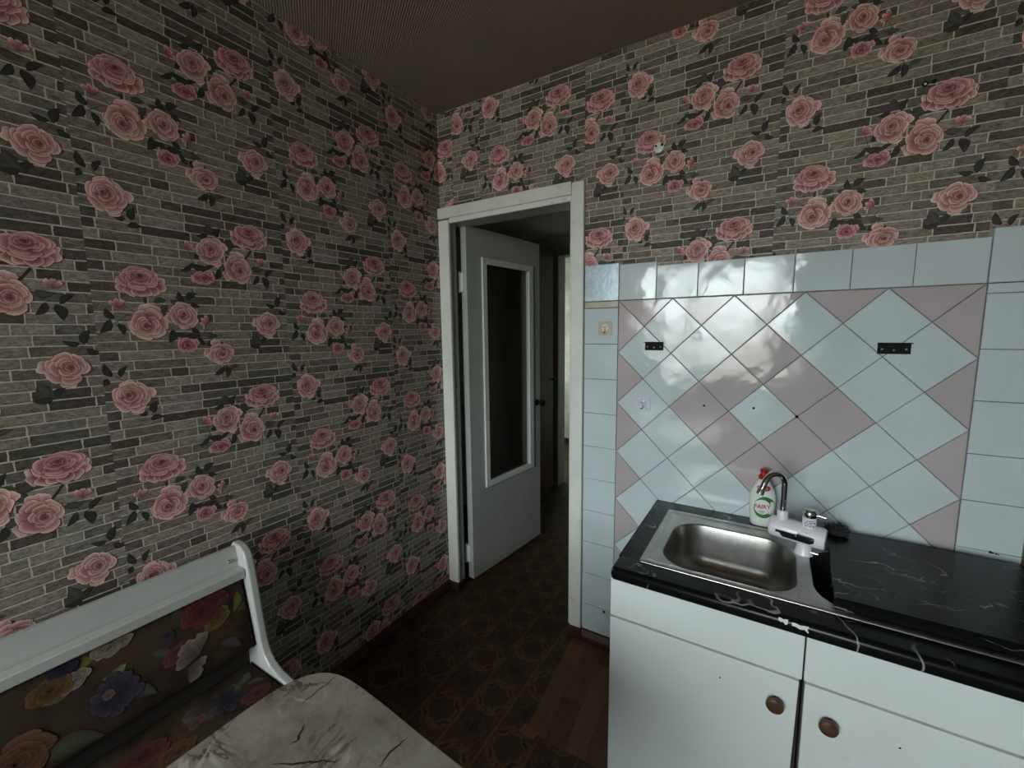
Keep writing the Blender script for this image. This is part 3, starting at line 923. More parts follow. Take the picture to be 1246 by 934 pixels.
HX, HY = 0.094, 0.092
dd = Vector((0.1109, 0.9938, 0)); nn = Vector((0.9938, -0.1109, 0))   # along leaf, out of its kitchen face
LEAFW, LZ0, LZ1, LT = 0.693, 0.056, 2.050, 0.040
def LP(s, n, z): return (HX + dd.x * s + nn.x * n, HY + dd.y * s + nn.y * n, z)
def lbox(b, s0, s1, n0, n1, z0, z1, bv=0.0):
    t = MB()
    (t.bbox(s0, s1, n0, n1, z0, z1, bv) if bv else t.box(s0, s1, n0, n1, z0, z1))
    b.add([LP(*p) for p in t.v], t.f)
door = bpy.data.objects.new('door_1', None); COL.objects.link(door); door.location = (HX, HY, FZ); ORI[door.name] = np.array([HX, HY, FZ])
struct(door, 'white painted kitchen door with a tall glass pane standing open')
GS0, GS1, GZ0, GZ1 = 0.150, 0.565, 0.605, 1.868
b = MB()
lbox(b, 0, GS0, -LT, 0, LZ0, LZ1, 0.002); lbox(b, GS1, LEAFW, -LT, 0, LZ0, LZ1, 0.002)
lbox(b, GS0 - 0.002, GS1 + 0.002, -LT, 0, LZ0, GZ0); lbox(b, GS0 - 0.002, GS1 + 0.002, -LT, 0, GZ1, LZ1)
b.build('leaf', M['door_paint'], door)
b = MB(); lbox(b, GS0, GS1, -0.022, -0.018, GZ0, GZ1); b.build('pane', M['door_glass'], door, label='dusty glass pane')
for (s0, s1, z0, z1) in ((GS0 - 0.032, GS0 + 0.006, GZ0 - 0.03, GZ1 + 0.03), (GS1 - 0.006, GS1 + 0.042, GZ0 - 0.03, GZ1 + 0.03), (GS0 + 0.006, GS1 - 0.006, GZ0 - 0.03, GZ0 + 0.006), (GS0 + 0.006, GS1 - 0.006, GZ1 - 0.006, GZ1 + 0.03)):
    b = MB(); lbox(b, s0, s1, 0.0, 0.011, z0, z1, 0.003); b.build('glazing_bead', M['white_paint'], door)
for z in (0.155, 1.70):
    b = MB(); b.tube([LP(-0.012, -LT - 0.004, z), LP(-0.012, -LT - 0.004, z + 0.11)], 0.008, 10); lbox(b, -0.010, 0.0, -LT, -LT + 0.022, z + 0.005, z + 0.105)
    b.build('hinge', M['white_paint'], door)
b = MB(); b.lathe(LP(0.655, 0.0, 1.01), nn, [(0.022, 0), (0.022, 0.004), (0.009, 0.008), (0.009, 0.03), (0.02, 0.034), (0.024, 0.045), (0.02, 0.056), (0.008, 0.06)], 20)
b.build('knob', M['black_metal'], door, smooth=True, label='black round door knob')

# ------------------------------------------------------------------ hall and far room seen through the door
HC = 2.30
b = MB(); b.box(-0.75, 1.3, 0.12, 1.75, HC, HC + 0.06); struct(b.build('ceiling_hall', M['hall_ceiling']), 'low dark hall ceiling')
b = MB(); b.box(-0.75, -0.63, 0.12, 1.75, FZ, HC); struct(b.build('wall_hall_left', M['hall_wall']), 'left wall of the hall')
b = MB(); b.box(-0.75, -0.12, 0.0, 0.12, FZ, HC + 0.06); struct(b.build('wall_hall_front', M['hall_wall']), 'short hall wall behind the open door')
b = MB(); b.box(1.3, 1.42, 0.12, 1.75, FZ, HC); struct(b.build('wall_hall_right', M['hall_wall']), 'right wall of the hall')
b = MB(); b.box(-0.75, -0.19, 1.75, 1.85, FZ, 2.6); b.box(0.60, 1.42, 1.75, 1.85, FZ, 2.6); b.box(-0.19, 0.60, 1.75, 1.85, 2.15, 2.6)
struct(b.build('wall_hall_end', M['hall_wall']), 'end wall of the hall with an open doorway')
b = MB(); b.bbox(-0.215, -0.140, 1.725, 1.87, FZ, 2.15, 0.003); b.bbox(0.55, 0.62, 1.725, 1.87, FZ, 2.15, 0.003); b.bbox(-0.14, 0.55, 1.73, 1.87, 2.138, 2.21, 0.003)
struct(b.build('trim_6', M['hall_frame']), 'painted frame of the far doorway')
b = MB(); b.box(-1.70, FWX, 3.20, 3.30, FZ, 2.6); struct(b.build('wall_far_end', M['far_wall']), 'pale wallpapered wall of the far room')
b = MB(); b.box(FWX, FWX + 0.1, 1.85, 3.30, FZ, 2.6); struct(b.build('wall_far_right', M['far_wall']), 'right wall of the far room')
b = MB(); b.box(-1.70, -0.75, 1.75, 1.85, FZ, 2.6); struct(b.build('wall_far_front', M['far_wall']), 'inner wall of the far room')
b = MB(); b.box(-1.82, -1.70, 1.75, FWY0, FZ, 2.6); b.box(-1.82, -1.70, FWY1, 3.30, FZ, 2.6); b.box(-1.82, -1.70, FWY0, FWY1, FZ, FWZ0); b.box(-1.82, -1.70, FWY0, FWY1, FWZ1, 2.6)
struct(b.build('wall_far_left', M['far_wall']), 'window wall of the far room')
b = MB(); b.box(-1.79, -1.74, FWY0, FWY0 + 0.05, FWZ0, FWZ1); b.box(-1.79, -1.74, FWY1 - 0.05, FWY1, FWZ0, FWZ1); b.box(-1.79, -1.74, FWY0 + 0.05, FWY1 - 0.05, FWZ0, FWZ0 + 0.05); b.box(-1.79, -1.74, FWY0 + 0.05, FWY1 - 0.05, FWZ1 - 0.05, FWZ1)
fwin = struct(b.build('window_2', M['white_paint']), 'white framed window of the far room')
b = MB(); b.box(-1.767, -1.763, FWY0 + 0.05, FWY1 - 0.05, FWZ0 + 0.05, FWZ1 - 0.05); b.build('pane', M['window_glass'], fwin)
b = MB(); b.box(-1.82, FWX + 0.1, 1.75, 3.30, 2.6, 2.66); struct(b.build('ceiling_far', M['hall_ceiling']), 'ceiling of the far room')
b = MB(); b.box(-1.70, FWX, 3.178, 3.199, FZ, FZ + 0.06); struct(b.build('baseboard_far', M['brown_base']), 'dark skirting of the far room')

wr = thing('hall_cupboard', 'tall narrow dark brown cupboard in the hall behind the open door', 'cupboard', (-0.36, 1.42, FZ))
WT = 2.175
b = MB(); b.box(-0.62, -0.125, 1.285, 1.547, FZ + 0.06, WT); b.box(-0.60, -0.14, 1.30, 1.53, FZ, FZ + 0.06); b.build('body', M['wardrobe'], wr)
b = MB(); b.bbox(-0.124, -0.105, 1.287, 1.545, FZ + 0.062, WT - 0.002, 0.002); dr = b.build('door', M['wardrobe'], wr)
b = MB(); b.lathe((-0.105, 1.520, 1.075), (1, 0, 0), [(0.008, 0), (0.008, 0.012), (0.016, 0.018), (0.016, 0.026), (0.006, 0.03)], 14); b.build('knob', M['black_metal'], dr, smooth=True)

# ------------------------------------------------------------------ wood-look linoleum strip beside the cabinet
A0 = Vector((0.762, -0.045)); A1 = Vector((0.828, -0.585))
wl_ = thing('linoleum_strip', 'strip of wood plank linoleum on the floor beside the white cabinet', 'linoleum', (0.95, -0.35, FZ))
b = MB(); b.prism([(0.768, -0.032), (0.815, -0.560), (1.125, -0.560), (1.125, -0.032)], FZ, FZ + 0.0018, 'z'); b.build('backing', M['plank_c'], wl_)
pw = 0.076
rows_ = [(0, [(-0.560, -0.20), (-0.20, -0.034)]), (1, [(-0.56, -0.36), (-0.36, -0.034)]), (2, [(-0.56, -0.13), (-0.13, -0.034)]), (3, [(-0.56, -0.27), (-0.27, -0.034)])]
mats_ = ['plank_b', 'plank_a', 'plank_c', 'plank_b', 'plank_a', 'plank_c', 'plank_b', 'plank_a']
q = 0
for k, segs in rows_:
    for ya, yb in segs:
        def ex(y, kk): return 0.770 + (-0.034 - y) * 0.088 + kk * pw
        b = MB()
        b.prism([(ex(ya, k) + 0.0006, ya + 0.0006), (min(1.124, ex(ya, k + 1)) - 0.0006, ya + 0.0006), (min(1.124, ex(yb, k + 1)) - 0.0006, yb - 0.0006), (ex(yb, k) + 0.0006, yb - 0.0006)], FZ + 0.0018, FZ + 0.0026, 'z')
        b.build('plank', M[mats_[q % 8]], wl_); q += 1
b = MB(); b.prism([(0.795, -0.58), (0.86, -0.588), (0.862, -0.548), (0.80, -0.54)], FZ + 0.0026, FZ + 0.0034, 'z'); b.build('plank', M['plank_a'], wl_)

# ================================================================== KITCHEN UNITS
CT = 0.790                 # counter top level
CX0 = 1.134
CB = 0.752                 # underside of counter
cabs = []
for ci, (xa, xb, lab) in enumerate(((1.128, 1.6185, 'white base cabinet under the sink bowl, beside the wood strip'), (1.6225, 2.158, 'white base cabinet under the covered drainer at the right wall'))):
    c = thing('base_cabinet', lab, 'cabinet', ((xa + xb) / 2, -0.3, FZ), 'white base cabinets')
    b = MB()
    b.box(xa, xa + 0.016, -0.555, -0.03, FZ, CB, 1 if ci == 0 else 0); b.box(xb - 0.016, xb, -0.555, -0.03, FZ, CB)
    b.box(xa + 0.016, xb - 0.016, -0.555, -0.03, FZ + 0.08, FZ + 0.096); b.box(xa + 0.016, xb - 0.016, -0.045, -0.03, FZ + 0.096, CB - 0.2)
    b.box(xa + 0.016, xb - 0.016, -0.52, -0.504, FZ, FZ + 0.08)
    b.build('body', [M['gap_shade'], M['cab_white']], c)  # carcass blackened so its colour paints shade into the gap between fronts
    b = MB(); b.bbox(xa, xb, -0.575, -0.5555, 0.6235, CB - 0.001, 0.0012); b.build('apron_panel', M['cab_white'], c)
    b = MB(); b.box(xa + 0.004, xb - 0.004, -0.570, -0.556, 0.6175, 0.6235); b.build('edge_strip', M['cab_edge'], c)
    xd0, xd1 = (xa, xb - 0.005) if ci == 0 else (xa + 0.003, xb)
    b = MB(); b.bbox(xd0, xd1, -0.575, -0.5555, FZ + 0.030, 0.6165, 0.0012)
    if ci == 0: b.v = [(x - 0.010 * (0.6165 - z) / 0.55 if x > 1.5 else x, y, z) for x, y, z in b.v]   # door hangs slightly askew
    d = b.build('door', M['cab_white'], c)
    kx, kz = ((1.5655, 0.541), (1.6765, 0.536))[ci]
    b = MB(); b.lathe((kx, -0.575, kz), (0, -1, 0), [(0.012, 0), (0.0105, 0.006), (0.0115, 0.010), (0.0195, 0.014), (0.0205, 0.019), (0.0185, 0.0235), (0.011, 0.0265), (0.003, 0.0272)], 28)
    b.build('knob', M['knob_wood'], d, smooth=True, label='round brown lacquered knob')
    hx, hz = ((1.4377, 0.548), (1.8092, 0.540))[ci]
    b = MB(); b.lathe((hx, -0.5748, hz), (0, -1, 0), [(0.0026, 0), (0.0022, 0.0006)], 10); b.build('screw_hole', M['dark_hole'], d)
    cabs.append(c)

# countertop: front roll, back strip, ends around the sink cut-out
ct = thing('countertop', 'black marble laminate countertop around the steel sink', 'countertop', (1.65, -0.3, CB))
SX0, SX1, SY0, SY1 = 1.205, 2.135, -0.515, -0.095
b = MB()
r_ = 0.016
prof = [(-0.515, CB), (-0.600 + 0.008, CB)]
for k in range(5):
    a = -PI / 2 - PI / 2 * k / 4
    prof.append((-0.600 + 0.010 + 0.010 * math.cos(a), CB + 0.010 + 0.010 * math.sin(a)))
for k in range(7):
    a = PI - PI / 2 * k / 6
    prof.append((-0.600 + 0.016 + 0.016 * math.cos(a), CT - 0.016 + 0.016 * math.sin(a)))
prof.append((-0.515, CT))
n0 = len(prof)
rings = []
for x, ins in ((CX0, 0.007), (CX0 + 0.003, 0.0025), (CX0 + 0.009, 0.0), (RX - 0.004, 0.0)):
    rings.append([(x, min(-0.515, y + (ins if y < -0.55 else 0)), z + (ins if z < CB + 0.012 else (-ins if z > CT - 0.012 else 0))) for y, z in prof])
b.loops(rings)
b.box(CX0, RX - 0.004, SY1, -0.007, CB, CT)
b.box(CX0, SX0, -0.515, SY1, CB, CT)
b.box(SX1, RX - 0.004, -0.515, SY1, CB, CT)
b.build('slab', M['black_marble'], ct, smooth=True, angle=35)
# worn edge: chipped laminate showing pale board
b = MB()
def chip(pts, y=-0.5945, z0=CT - 0.004):
    b.add([(x, -0.6008 + dy, z) for x, dy, z in pts], [tuple(range(len(pts)))])
for x0_, ln, zz in ((1.560, 0.020, 0.7835), (1.588, 0.034, 0.7800)):
    top = [(x0_ + ln * t, -0.5965 - 0.0016 * math.sin(PI * t) - 0.002, zz + 0.003 + 0.0012 * math.sin(9 * t)) for t in (0, 0.25, 0.5, 0.75, 1)]
    bot = [(x0_ + ln * t, -0.6006, zz - (0.007 + 0.006 * math.sin(7 * t + x0_ * 50) ** 2) * (0.4 + t * 0.6)) for t in (0, 0.25, 0.5, 0.75, 1)]
    vv = top + bot
    b.add(vv, [(i, i + 1, 6 + i, 5 + i) for i in range(4)])
chipo = b.build('chipped_edge', M['cab_white'], ct, label='pale chipped patch on the counter edge')

# sink
sk = thing('sink', 'stainless steel sink with rectangular bowl set in the black countertop', 'sink', (1.66, -0.30, 0.62))
RX0, RX1, RY0, RY1 = 1.197, 2.135, -0.523, -0.089
DK = CT + 0.0015
b = MB()
def sheet_ring(ins, z, r): return [(x, y, z) for x, y in rrect(RX0 + ins, RX1 - ins, RY0 + ins, RY1 - ins, r, 5)]
b.loops([sheet_ring(0.0, CT + 0.0005, 0.006), sheet_ring(0.001, CT + 0.0035, 0.006), sheet_ring(0.004, CT + 0.0048, 0.006), sheet_ring(0.017, CT + 0.0048, 0.008), sheet_ring(0.022, CT + 0.0025, 0.014), sheet_ring(0.026, DK, 0.018)], False, False)
b.build('rim', M['steel'], sk, smooth=True, angle=50)
def cell(b, x0, x1, y0, y1, bowl, zt):
    bx = rrect(*bowl, 8); n = len(bx)
    cx, cy = (bowl[0] + bowl[1]) / 2, (bowl[2] + bowl[3]) / 2
    outer = []
    for (px, py) in bx:
        dx, dy = px - cx, py - cy
        t = min(((x1 if dx > 0 else x0) - cx) / dx if abs(dx) > 1e-6 else 1e9, ((y1 if dy > 0 else y0) - cy) / dy if abs(dy) > 1e-6 else 1e9)
        outer.append((cx + dx * t, cy + dy * t, zt))
    # corners exact
    for tx, ty in ((x0, y0), (x0, y1), (x1, y0), (x1, y1)):
        i = min(range(n), key=lambda k: (outer[k][0] - tx) ** 2 + (outer[k][1] - ty) ** 2); outer[i] = (tx, ty, zt)
    b.loops([outer, [(x, y, zt) for x, y in bx]], False, False)
BOWL1 = (1.243, 1.609, -0.505, -0.163, 0.095)
BOWL2 = (1.641, 2.085, -0.505, -0.163, 0.095)
b = MB()
DX_ = 1.625
cell(b, RX0 + 0.024, DX_, RY0 + 0.0235, RY1 - 0.024, (1.243, 1.609, -0.4985, -0.163, 0.095), DK)
cell(b, DX_, RX1 - 0.024, RY0 + 0.0235, RY1 - 0.024, (1.641, 2.085, -0.4985, -0.163, 0.095), DK)
b.build('deck', M['steel'], sk)
def bowl_mesh(bw, depth):
    x0, x1, y0, y1, r = bw
    y0 = -0.4985
    rings = []
    for ins, dz in ((0.0, 0.0), (0.0022, -0.0015), (0.0035, -0.006), (0.008, -0.05), (0.014, -depth * 0.72), (0.022, -depth * 0.88), (0.038, -depth * 0.97), (0.062, -depth)):
        rings.append([(x, y, DK + dz) for x, y in rrect(x0 + ins, x1 - ins, y0 + ins, y1 - ins, max(0.02, r - ins * 0.5), 8)])
    b = MB(); b.loops(rings, False, True)
    return b
bw1 = bowl_mesh(BOWL1, 0.150).build('bowl', M['steel'], sk, smooth=True, angle=60)
bw2 = bowl_mesh(BOWL2, 0.150).build('bowl', M['steel'], sk, smooth=True, angle=60)
b = MB(); b.lathe((1.426, -0.33, DK - 0.1498), (0, 0, 1), [(0.045, 0), (0.045, 0.002), (0.038, 0.003), (0.036, 0.0008), (0.004, 0.0008)], 24); b.build('drain', M['chrome'], bw1, smooth=True)
b = MB(); b.lathe((1.597, -0.42, DK - 0.055), (-1, 0, -0.1), [(0.010, 0), (0.010, 0.003), (0.007, 0.0035)], 14); b.build('overflow', M['chrome'], bw1, smooth=True)

# loose black board covering the second bowl
b = MB()
T0, T1 = CT + 0.005, CT + 0.033
pl = [(1.678, -0.502), (1.690, -0.502), (2.135, -0.502), (2.152, -0.486), (2.152, -0.075), (2.132, -0.058), (1.90, -0.050), (1.6955, -0.058)]
for ins, z in ((0.0, T0), (0.0, T1 - 0.003)): pass
def pin(p, d):
    cx, cy = 1.92, -0.28
    return (p[0] + (d if p[0] < cx else -d), p[1] + (d if p[1] < cy else -d))
b.loops([[(x, y, T0) for x, y in pl], [(x, y, T1 - 0.003) for x, y in pl], [(*pin(p, 0.003), T1) for p in pl]])
cover = tag(b.build('sink_cover_board', M['black_marble']), 'loose black marble board lying over the drainer half of the sink', 'board')

# steel wool pad on the board
b = MB()
rnd = random.Random(3)
for k in range(60):
    a = rnd.uniform(0, 6.28); rr = 0.034 * math.sqrt(rnd.random()); cx, cy, cz = 1.722 + rr * math.cos(a), -0.088 + rr * math.sin(a) * 0.9, T1 + 0.008 + rnd.random() * 0.019
    q = rnd.uniform(0.004, 0.009); ph = rnd.uniform(0, 6); ti = rnd.uniform(-0.9, 0.9)
    b.tube([(cx + q * math.cos(ph + t), cy + q * math.sin(ph + t), cz + q * ti * math.sin(t)) for t in (0, 0.9, 1.8, 2.7, 3.6, 4.5)], 0.0011, 4)
b.lathe((1.722, -0.088, T1 + 0.0003), (0, 0, 1), [(0.022, 0), (0.031, 0.006), (0.028, 0.017), (0.016, 0.024), (0.004, 0.026)], 12)
tag(b.build('scouring_pad', M['scourer']), 'dark wire scouring pad on the black board behind the tap', 'scouring pad')

# ------------------------------------------------------------------ tap with built-in heater
TX, TY = 1.6285, -0.216
tp = thing('water_tap', 'white electric heater tap with chrome gooseneck spout and lever', 'tap', (TX, TY, DK))
b = MB(); b.lathe((TX, TY, DK), (0, 0, 1), [(0.026, 0), (0.026, 0.003), (0.0225, 0.008), (0.0205, 0.028), (0.0205, 0.045)], 28); b.build('base', M['white_plastic'], tp, smooth=True)
ax0 = Vector((1.531, -0.203, 0.8600)); ax1 = Vector((1.680, -0.228, 0.8530)); axd = (ax1 - ax0).normalized(); L_ = (ax1 - ax0).length
b = MB(); b.lathe(ax0, axd, [(0.012, 0), (0.026, 0.002), (0.0318, 0.008), (0.033, 0.016), (0.033, L_ - 0.006), (0.0315, L_ - 0.001)], 36); b.build('heater_body', M['white_plastic'], tp, smooth=True)
b = MB(); b.lathe(ax1 - axd * 0.001, axd, [(0.030, 0), (0.029, 0.003), (0.010, 0.004)], 28); b.build('end_cap', M['grey_cap'], tp, smooth=True)
# dark display window curved on the front of the body
b = MB()
side = axd.cross(Vector((0, 0, 1))).normalized(); upv = side.cross(axd).normalized()
if side.y > 0: side = -side
upv = Vector((0, 0, 1)) - axd * axd.z; upv.normalize()
def cyl(t, a, r): return tuple(ax0 + axd * t + (side * math.cos(a) + upv * math.sin(a)) * r)
nseg = 10
top = []; bot = []
for k in range(nseg + 1):
    t = 0.024 + (L_ - 0.050) * k / nseg
    f = k / nseg
    hi = 0.10 if f < 0.5 else (0.10 + min(1, (f - 0.5) / 0.12) * 0.42)
    if f > 0.88: hi -= (f - 0.88) / 0.12 * 0.25
    lo = -0.55 if f > 0.1 else -0.15
    if f > 0.9: lo = -0.30
    top.append((t, hi)); bot.append((t, lo))
rows = 5
vv = []; ff = []
for k in range(nseg + 1):
    for r in range(rows):
        a = bot[k][1] + (top[k][1] - bot[k][1]) * r / (rows - 1)
        vv.append(cyl(top[k][0], a, 0.0336))
for k in range(nseg):
    for r in range(rows - 1):
        ff.append((k * rows + r, (k + 1) * rows + r, (k + 1) * rows + r + 1, k * rows + r + 1))
b.add(vv, ff); b.build('display', M['glossy_black'], tp, smooth=True, label='dark display window on the heater body')
# spout
s0 = ax0 + axd * 0.036
b = MB(); b.lathe((s0.x, s0.y, s0.z + 0.022), (0, 0, 1), [(0.0165, 0), (0.0150, 0.018), (0.0150, 0.034), (0.0135, 0.036)], 24); b.build('spout_collar', M['white_plastic'], tp, smooth=True)
sd = Vector((-0.70, -0.71, 0)).normalized()
pts = []
zb = s0.z + 0.050; zt = 1.000; Rr = 0.040
pts.append(Vector((s0.x, s0.y, zb))); pts.append(Vector((s0.x, s0.y, zt - 0.03)))
for k in range(13):
    a = PI - (PI * 0.90) * k / 12
    pts.append(Vector((s0.x, s0.y, zt)) + sd * (Rr + Rr * math.cos(a)) + Vector((0, 0, Rr * math.sin(a))))
e = pts[-1]; td = (pts[-1] - pts[-2]).normalized()
pts.append(e + td * 0.022)
b = MB(); b.tube(pts, 0.0092, 18); sp = b.build('spout', M['chrome'], tp, smooth=True)
b = MB(); b.lathe(e + td * 0.020, td, [(0.0095, 0), (0.0108, 0.002), (0.0108, 0.016), (0.009, 0.018)], 20); b.build('aerator', M['screw'], sp, smooth=True)
# valve
vb = ax0 + axd * (L_ - 0.044)
b = MB(); b.lathe((vb.x, vb.y, vb.z + 0.022), (0, 0, 1), [(0.0195, 0), (0.0192, 0.014), (0.0192, 0.036), (0.0175, 0.037)], 26); vc = b.build('valve_collar', M['white_plastic'], tp, smooth=True)
b = MB()
for zi, (a0, a1) in enumerate(((-2.2, -0.9), (-2.3, -1.3), (-2.2, -0.8), (-2.0, -1.2))):
    z = vb.z + 0.034 + zi * 0.0055
    seg = 8
    vv = []
    for k in range(seg + 1):
        a = a0 + (a1 - a0) * k / seg
        for dz in (0, 0.0026): vv.append((vb.x + 0.0197 * math.cos(a), vb.y + 0.0197 * math.sin(a), z + dz))
    b.add(vv, [(2 * k, 2 * k + 2, 2 * k + 3, 2 * k + 1) for k in range(seg) if k % 3 != 2])
b.build('collar_print', M['label_dark'], vc)
b = MB(); b.lathe((vb.x, vb.y, vb.z + 0.059), (0, 0, 1), [(0.0175, 0), (0.019, 0.005), (0.019, 0.016), (0.014, 0.023), (0.004, 0.025)], 24); kb = b.build('valve_knob', M['chrome'], tp, smooth=True)
b = MB(); lv0 = Vector((vb.x, vb.y, vb.z + 0.067)); b.tube([lv0 + Vector((0.010, -0.002, 0)), lv0 + Vector((0.024, -0.006, 0.002)), lv0 + Vector((0.040, -0.010, 0.000))], [0.006, 0.0045, 0.0035], 12); b.build('lever', M['chrome'], kb, smooth=True)
b = MB(); b.tube([(TX + 0.018, TY - 0.012, DK + 0.012), (TX + 0.036, TY - 0.016, DK + 0.012)], 0.005, 12); b.build('inlet_nut', M['chrome'], tp, smooth=True)

# ------------------------------------------------------------------ dish soap bottle
BX, BY, BZ = 1.5085, -0.052, CT
bt = thing('soap_bottle', 'white dish soap bottle with red cap behind the tap', 'bottle', (BX, BY, BZ))
def bott(z):
    P_ = [(0.0, 0.030), (0.004, 0.034), (0.03, 0.0385), (0.06, 0.0405), (0.09, 0.0420), (0.115, 0.0400), (0.135, 0.0345), (0.150, 0.027), (0.163, 0.0200), (0.170, 0.0160)]
    for (z0, a0), (z1, a1) in zip(P_[:-1], P_[1:]):
        if z <= z1: return a0 + (a1 - a0) * max(0, z - z0) / (z1 - z0)
    return P_[-1][1]
def depth(z): return min(0.024, bott(z) * 0.62) if z < 0.14 else 0.62 * bott(z) + (z - 0.14) * 0.12
b = MB(); rings = []
for z in [0, 0.004, 0.015, 0.03, 0.045, 0.06, 0.075, 0.09, 0.103, 0.115, 0.126, 0.135, 0.143, 0.150, 0.157, 0.163, 0.170]:
    a, d = bott(z), depth(z)
    rings.append([(BX + a * math.copysign(abs(math.cos(t)) ** 0.85, math.cos(t)), BY + d * math.copysign(abs(math.sin(t)) ** 0.85, math.sin(t)), BZ + z) for t in [2 * PI * k / 40 for k in range(40)]])
b.loops(rings); b.build('bottle_body', M['bottle_plastic'], bt, smooth=True)
b = MB(); b.lathe((BX, BY, BZ + 0.170), (0, 0, 1), [(0.0155, 0), (0.0165, 0.002), (0.0160, 0.012), (0.0115, 0.016), (0.0105, 0.026), (0.0125, 0.028), (0.0125, 0.035), (0.009, 0.037)], 24); b.build('cap', M['red_plastic'], bt, smooth=True)
def surf(u, w, h):
    """point on the bottle front: u sideways, w height, h proud"""
    a, d = bott(w), depth(w)
    c = max(-0.98, min(0.98, u / a)); cc = abs(c) ** (1 / 0.85); s_ = max(0.0, 1 - cc * cc) ** 0.5
    return (BX + u, BY - d * s_ ** 0.85 - h, BZ + w)
def ell(cx, cz, rx, rz, h, mat, name, n=26, rot=0.0, parent=None):
    b = MB(); vv = [surf(cx, cz, h)]; ff = []
    for q, k in ((0.5, 0), (1.0, 1)):
        for i in range(n):
            a = 2 * PI * i / n; x = rx * q * math.cos(a); z = rz * q * math.sin(a)
            vv.append(surf(cx + x * math.cos(rot) - z * math.sin(rot), cz + x * math.sin(rot) + z * math.cos(rot), h))
    for i in range(n):
        j = (i + 1) % n
        ff.append((0, 1 + i, 1 + j)); ff.append((1 + i, 1 + n + i, 1 + n + j, 1 + j))
    b.add(vv, ff); return b.build(name, mat, parent or bt, smooth=True)
lab = ell(0.007, 0.073, 0.0325, 0.040, 0.0006, M['label_green'], 'label', rot=-0.25)
ell(0.001, 0.074, 0.026, 0.027, 0.0010, M['label_white'], 'label_centre', parent=lab)
ell(0.002, 0.142, 0.021, 0.0105, 0.0008, M['label_red'], 'neck_label')

def lettering(text, size, place, mat, name, parent, sx=1.0):
    cu = bpy.data.curves.new('lettering', 'FONT'); cu.body = text; cu.size = size; cu.align_x = 'CENTER'; cu.align_y = 'CENTER'; cu.resolution_u = 3; cu.offset = size * 0.022
    to = bpy.data.objects.new('lettering', cu); COL.objects.link(to)
    dg = bpy.context.evaluated_depsgraph_get(); me = bpy.data.meshes.new_from_object(to.evaluated_get(dg))
    bm = bmesh.new(); bm.from_mesh(me)
    bmesh.ops.triangulate(bm, faces=bm.faces)
    bmesh.ops.subdivide_edges(bm, edges=[e for e in bm.edges if e.calc_length() > size * 0.25], cuts=2)
    bmesh.ops.triangulate(bm, faces=bm.faces)
    b = MB(); bm.verts.index_update()
    b.add([place(v.co.x * sx, v.co.y) for v in bm.verts], [[v.index for v in f.verts] for f in bm.faces])
    bm.free(); bpy.data.objects.remove(to); bpy.data.curves.remove(cu); bpy.data.meshes.remove(me)
    return b.build(name, mat, parent)
lettering('FAIRY', 0.0205, lambda u, w: surf(u + 0.001, w + u * 0.06 + 0.075, 0.0016), M['label_red'], 'lettering', lab, 0.95)
b = MB()
for k in range(3):
    b.add([surf(-0.010 + k * 0.002, 0.058 - k * 0.004, 0.0014), surf(0.010 - k * 0.002, 0.059 - k * 0.004, 0.0014), surf(0.010 - k * 0.002, 0.0605 - k * 0.004, 0.0014), surf(-0.010 + k * 0.002, 0.0595 - k * 0.004, 0.0014)], [(0, 1, 2, 3)])
b.build('label_small_print', M['label_dark'], lab)
b = MB(); b.add([surf(-0.012, 0.139, 0.0013), surf(0.014, 0.140, 0.0013), surf(0.014, 0.1425, 0.0013), surf(-0.012, 0.1415, 0.0013)], [(0, 1, 2, 3)]); b.build('neck_label_stripe', M['label_white'], bt)

# ------------------------------------------------------------------ black angle brackets on the tiles
for x0_, x1_, z0_, z1_, lab_ in ((1.0685, 1.1395, 1.409, 1.440, 'small black metal angle bracket at the left of the pink tile diamond'), (1.7925, 1.8720, 1.408, 1.4405, 'larger black metal angle bracket on the right tiles')):
    br = thing('angle_bracket', lab_, 'bracket', ((x0_ + x1_) / 2, -0.007, z0_))
    b = MB(); b.bbox(x0_, x1_, -0.0105, -0.0078, z0_, z1_, 0.0006); b.build('wall_plate', M['black_metal'], br)
    b = MB(); b.bbox(x0_ - 0.001, x1_ + 0.001, -0.032, -0.0078, z1_ - 0.0001, z1_ + 0.0026, 0.0006); b.build('shelf_plate', M['black_metal'], br)
    w_ = x1_ - x0_
    for fx, fz in ((0.14, 0.45), (0.5, 0.38), (0.86, 0.45)):
        b = MB(); b.lathe((x0_ + w_ * fx, -0.0105, z0_ + (z1_ - z0_) * fz), (0, -1, 0), [(0.0034, 0), (0.0034, 0.001), (0.002, 0.0022), (0.0004, 0.0024)], 12); b.build('screw', M['screw'], br, smooth=True)

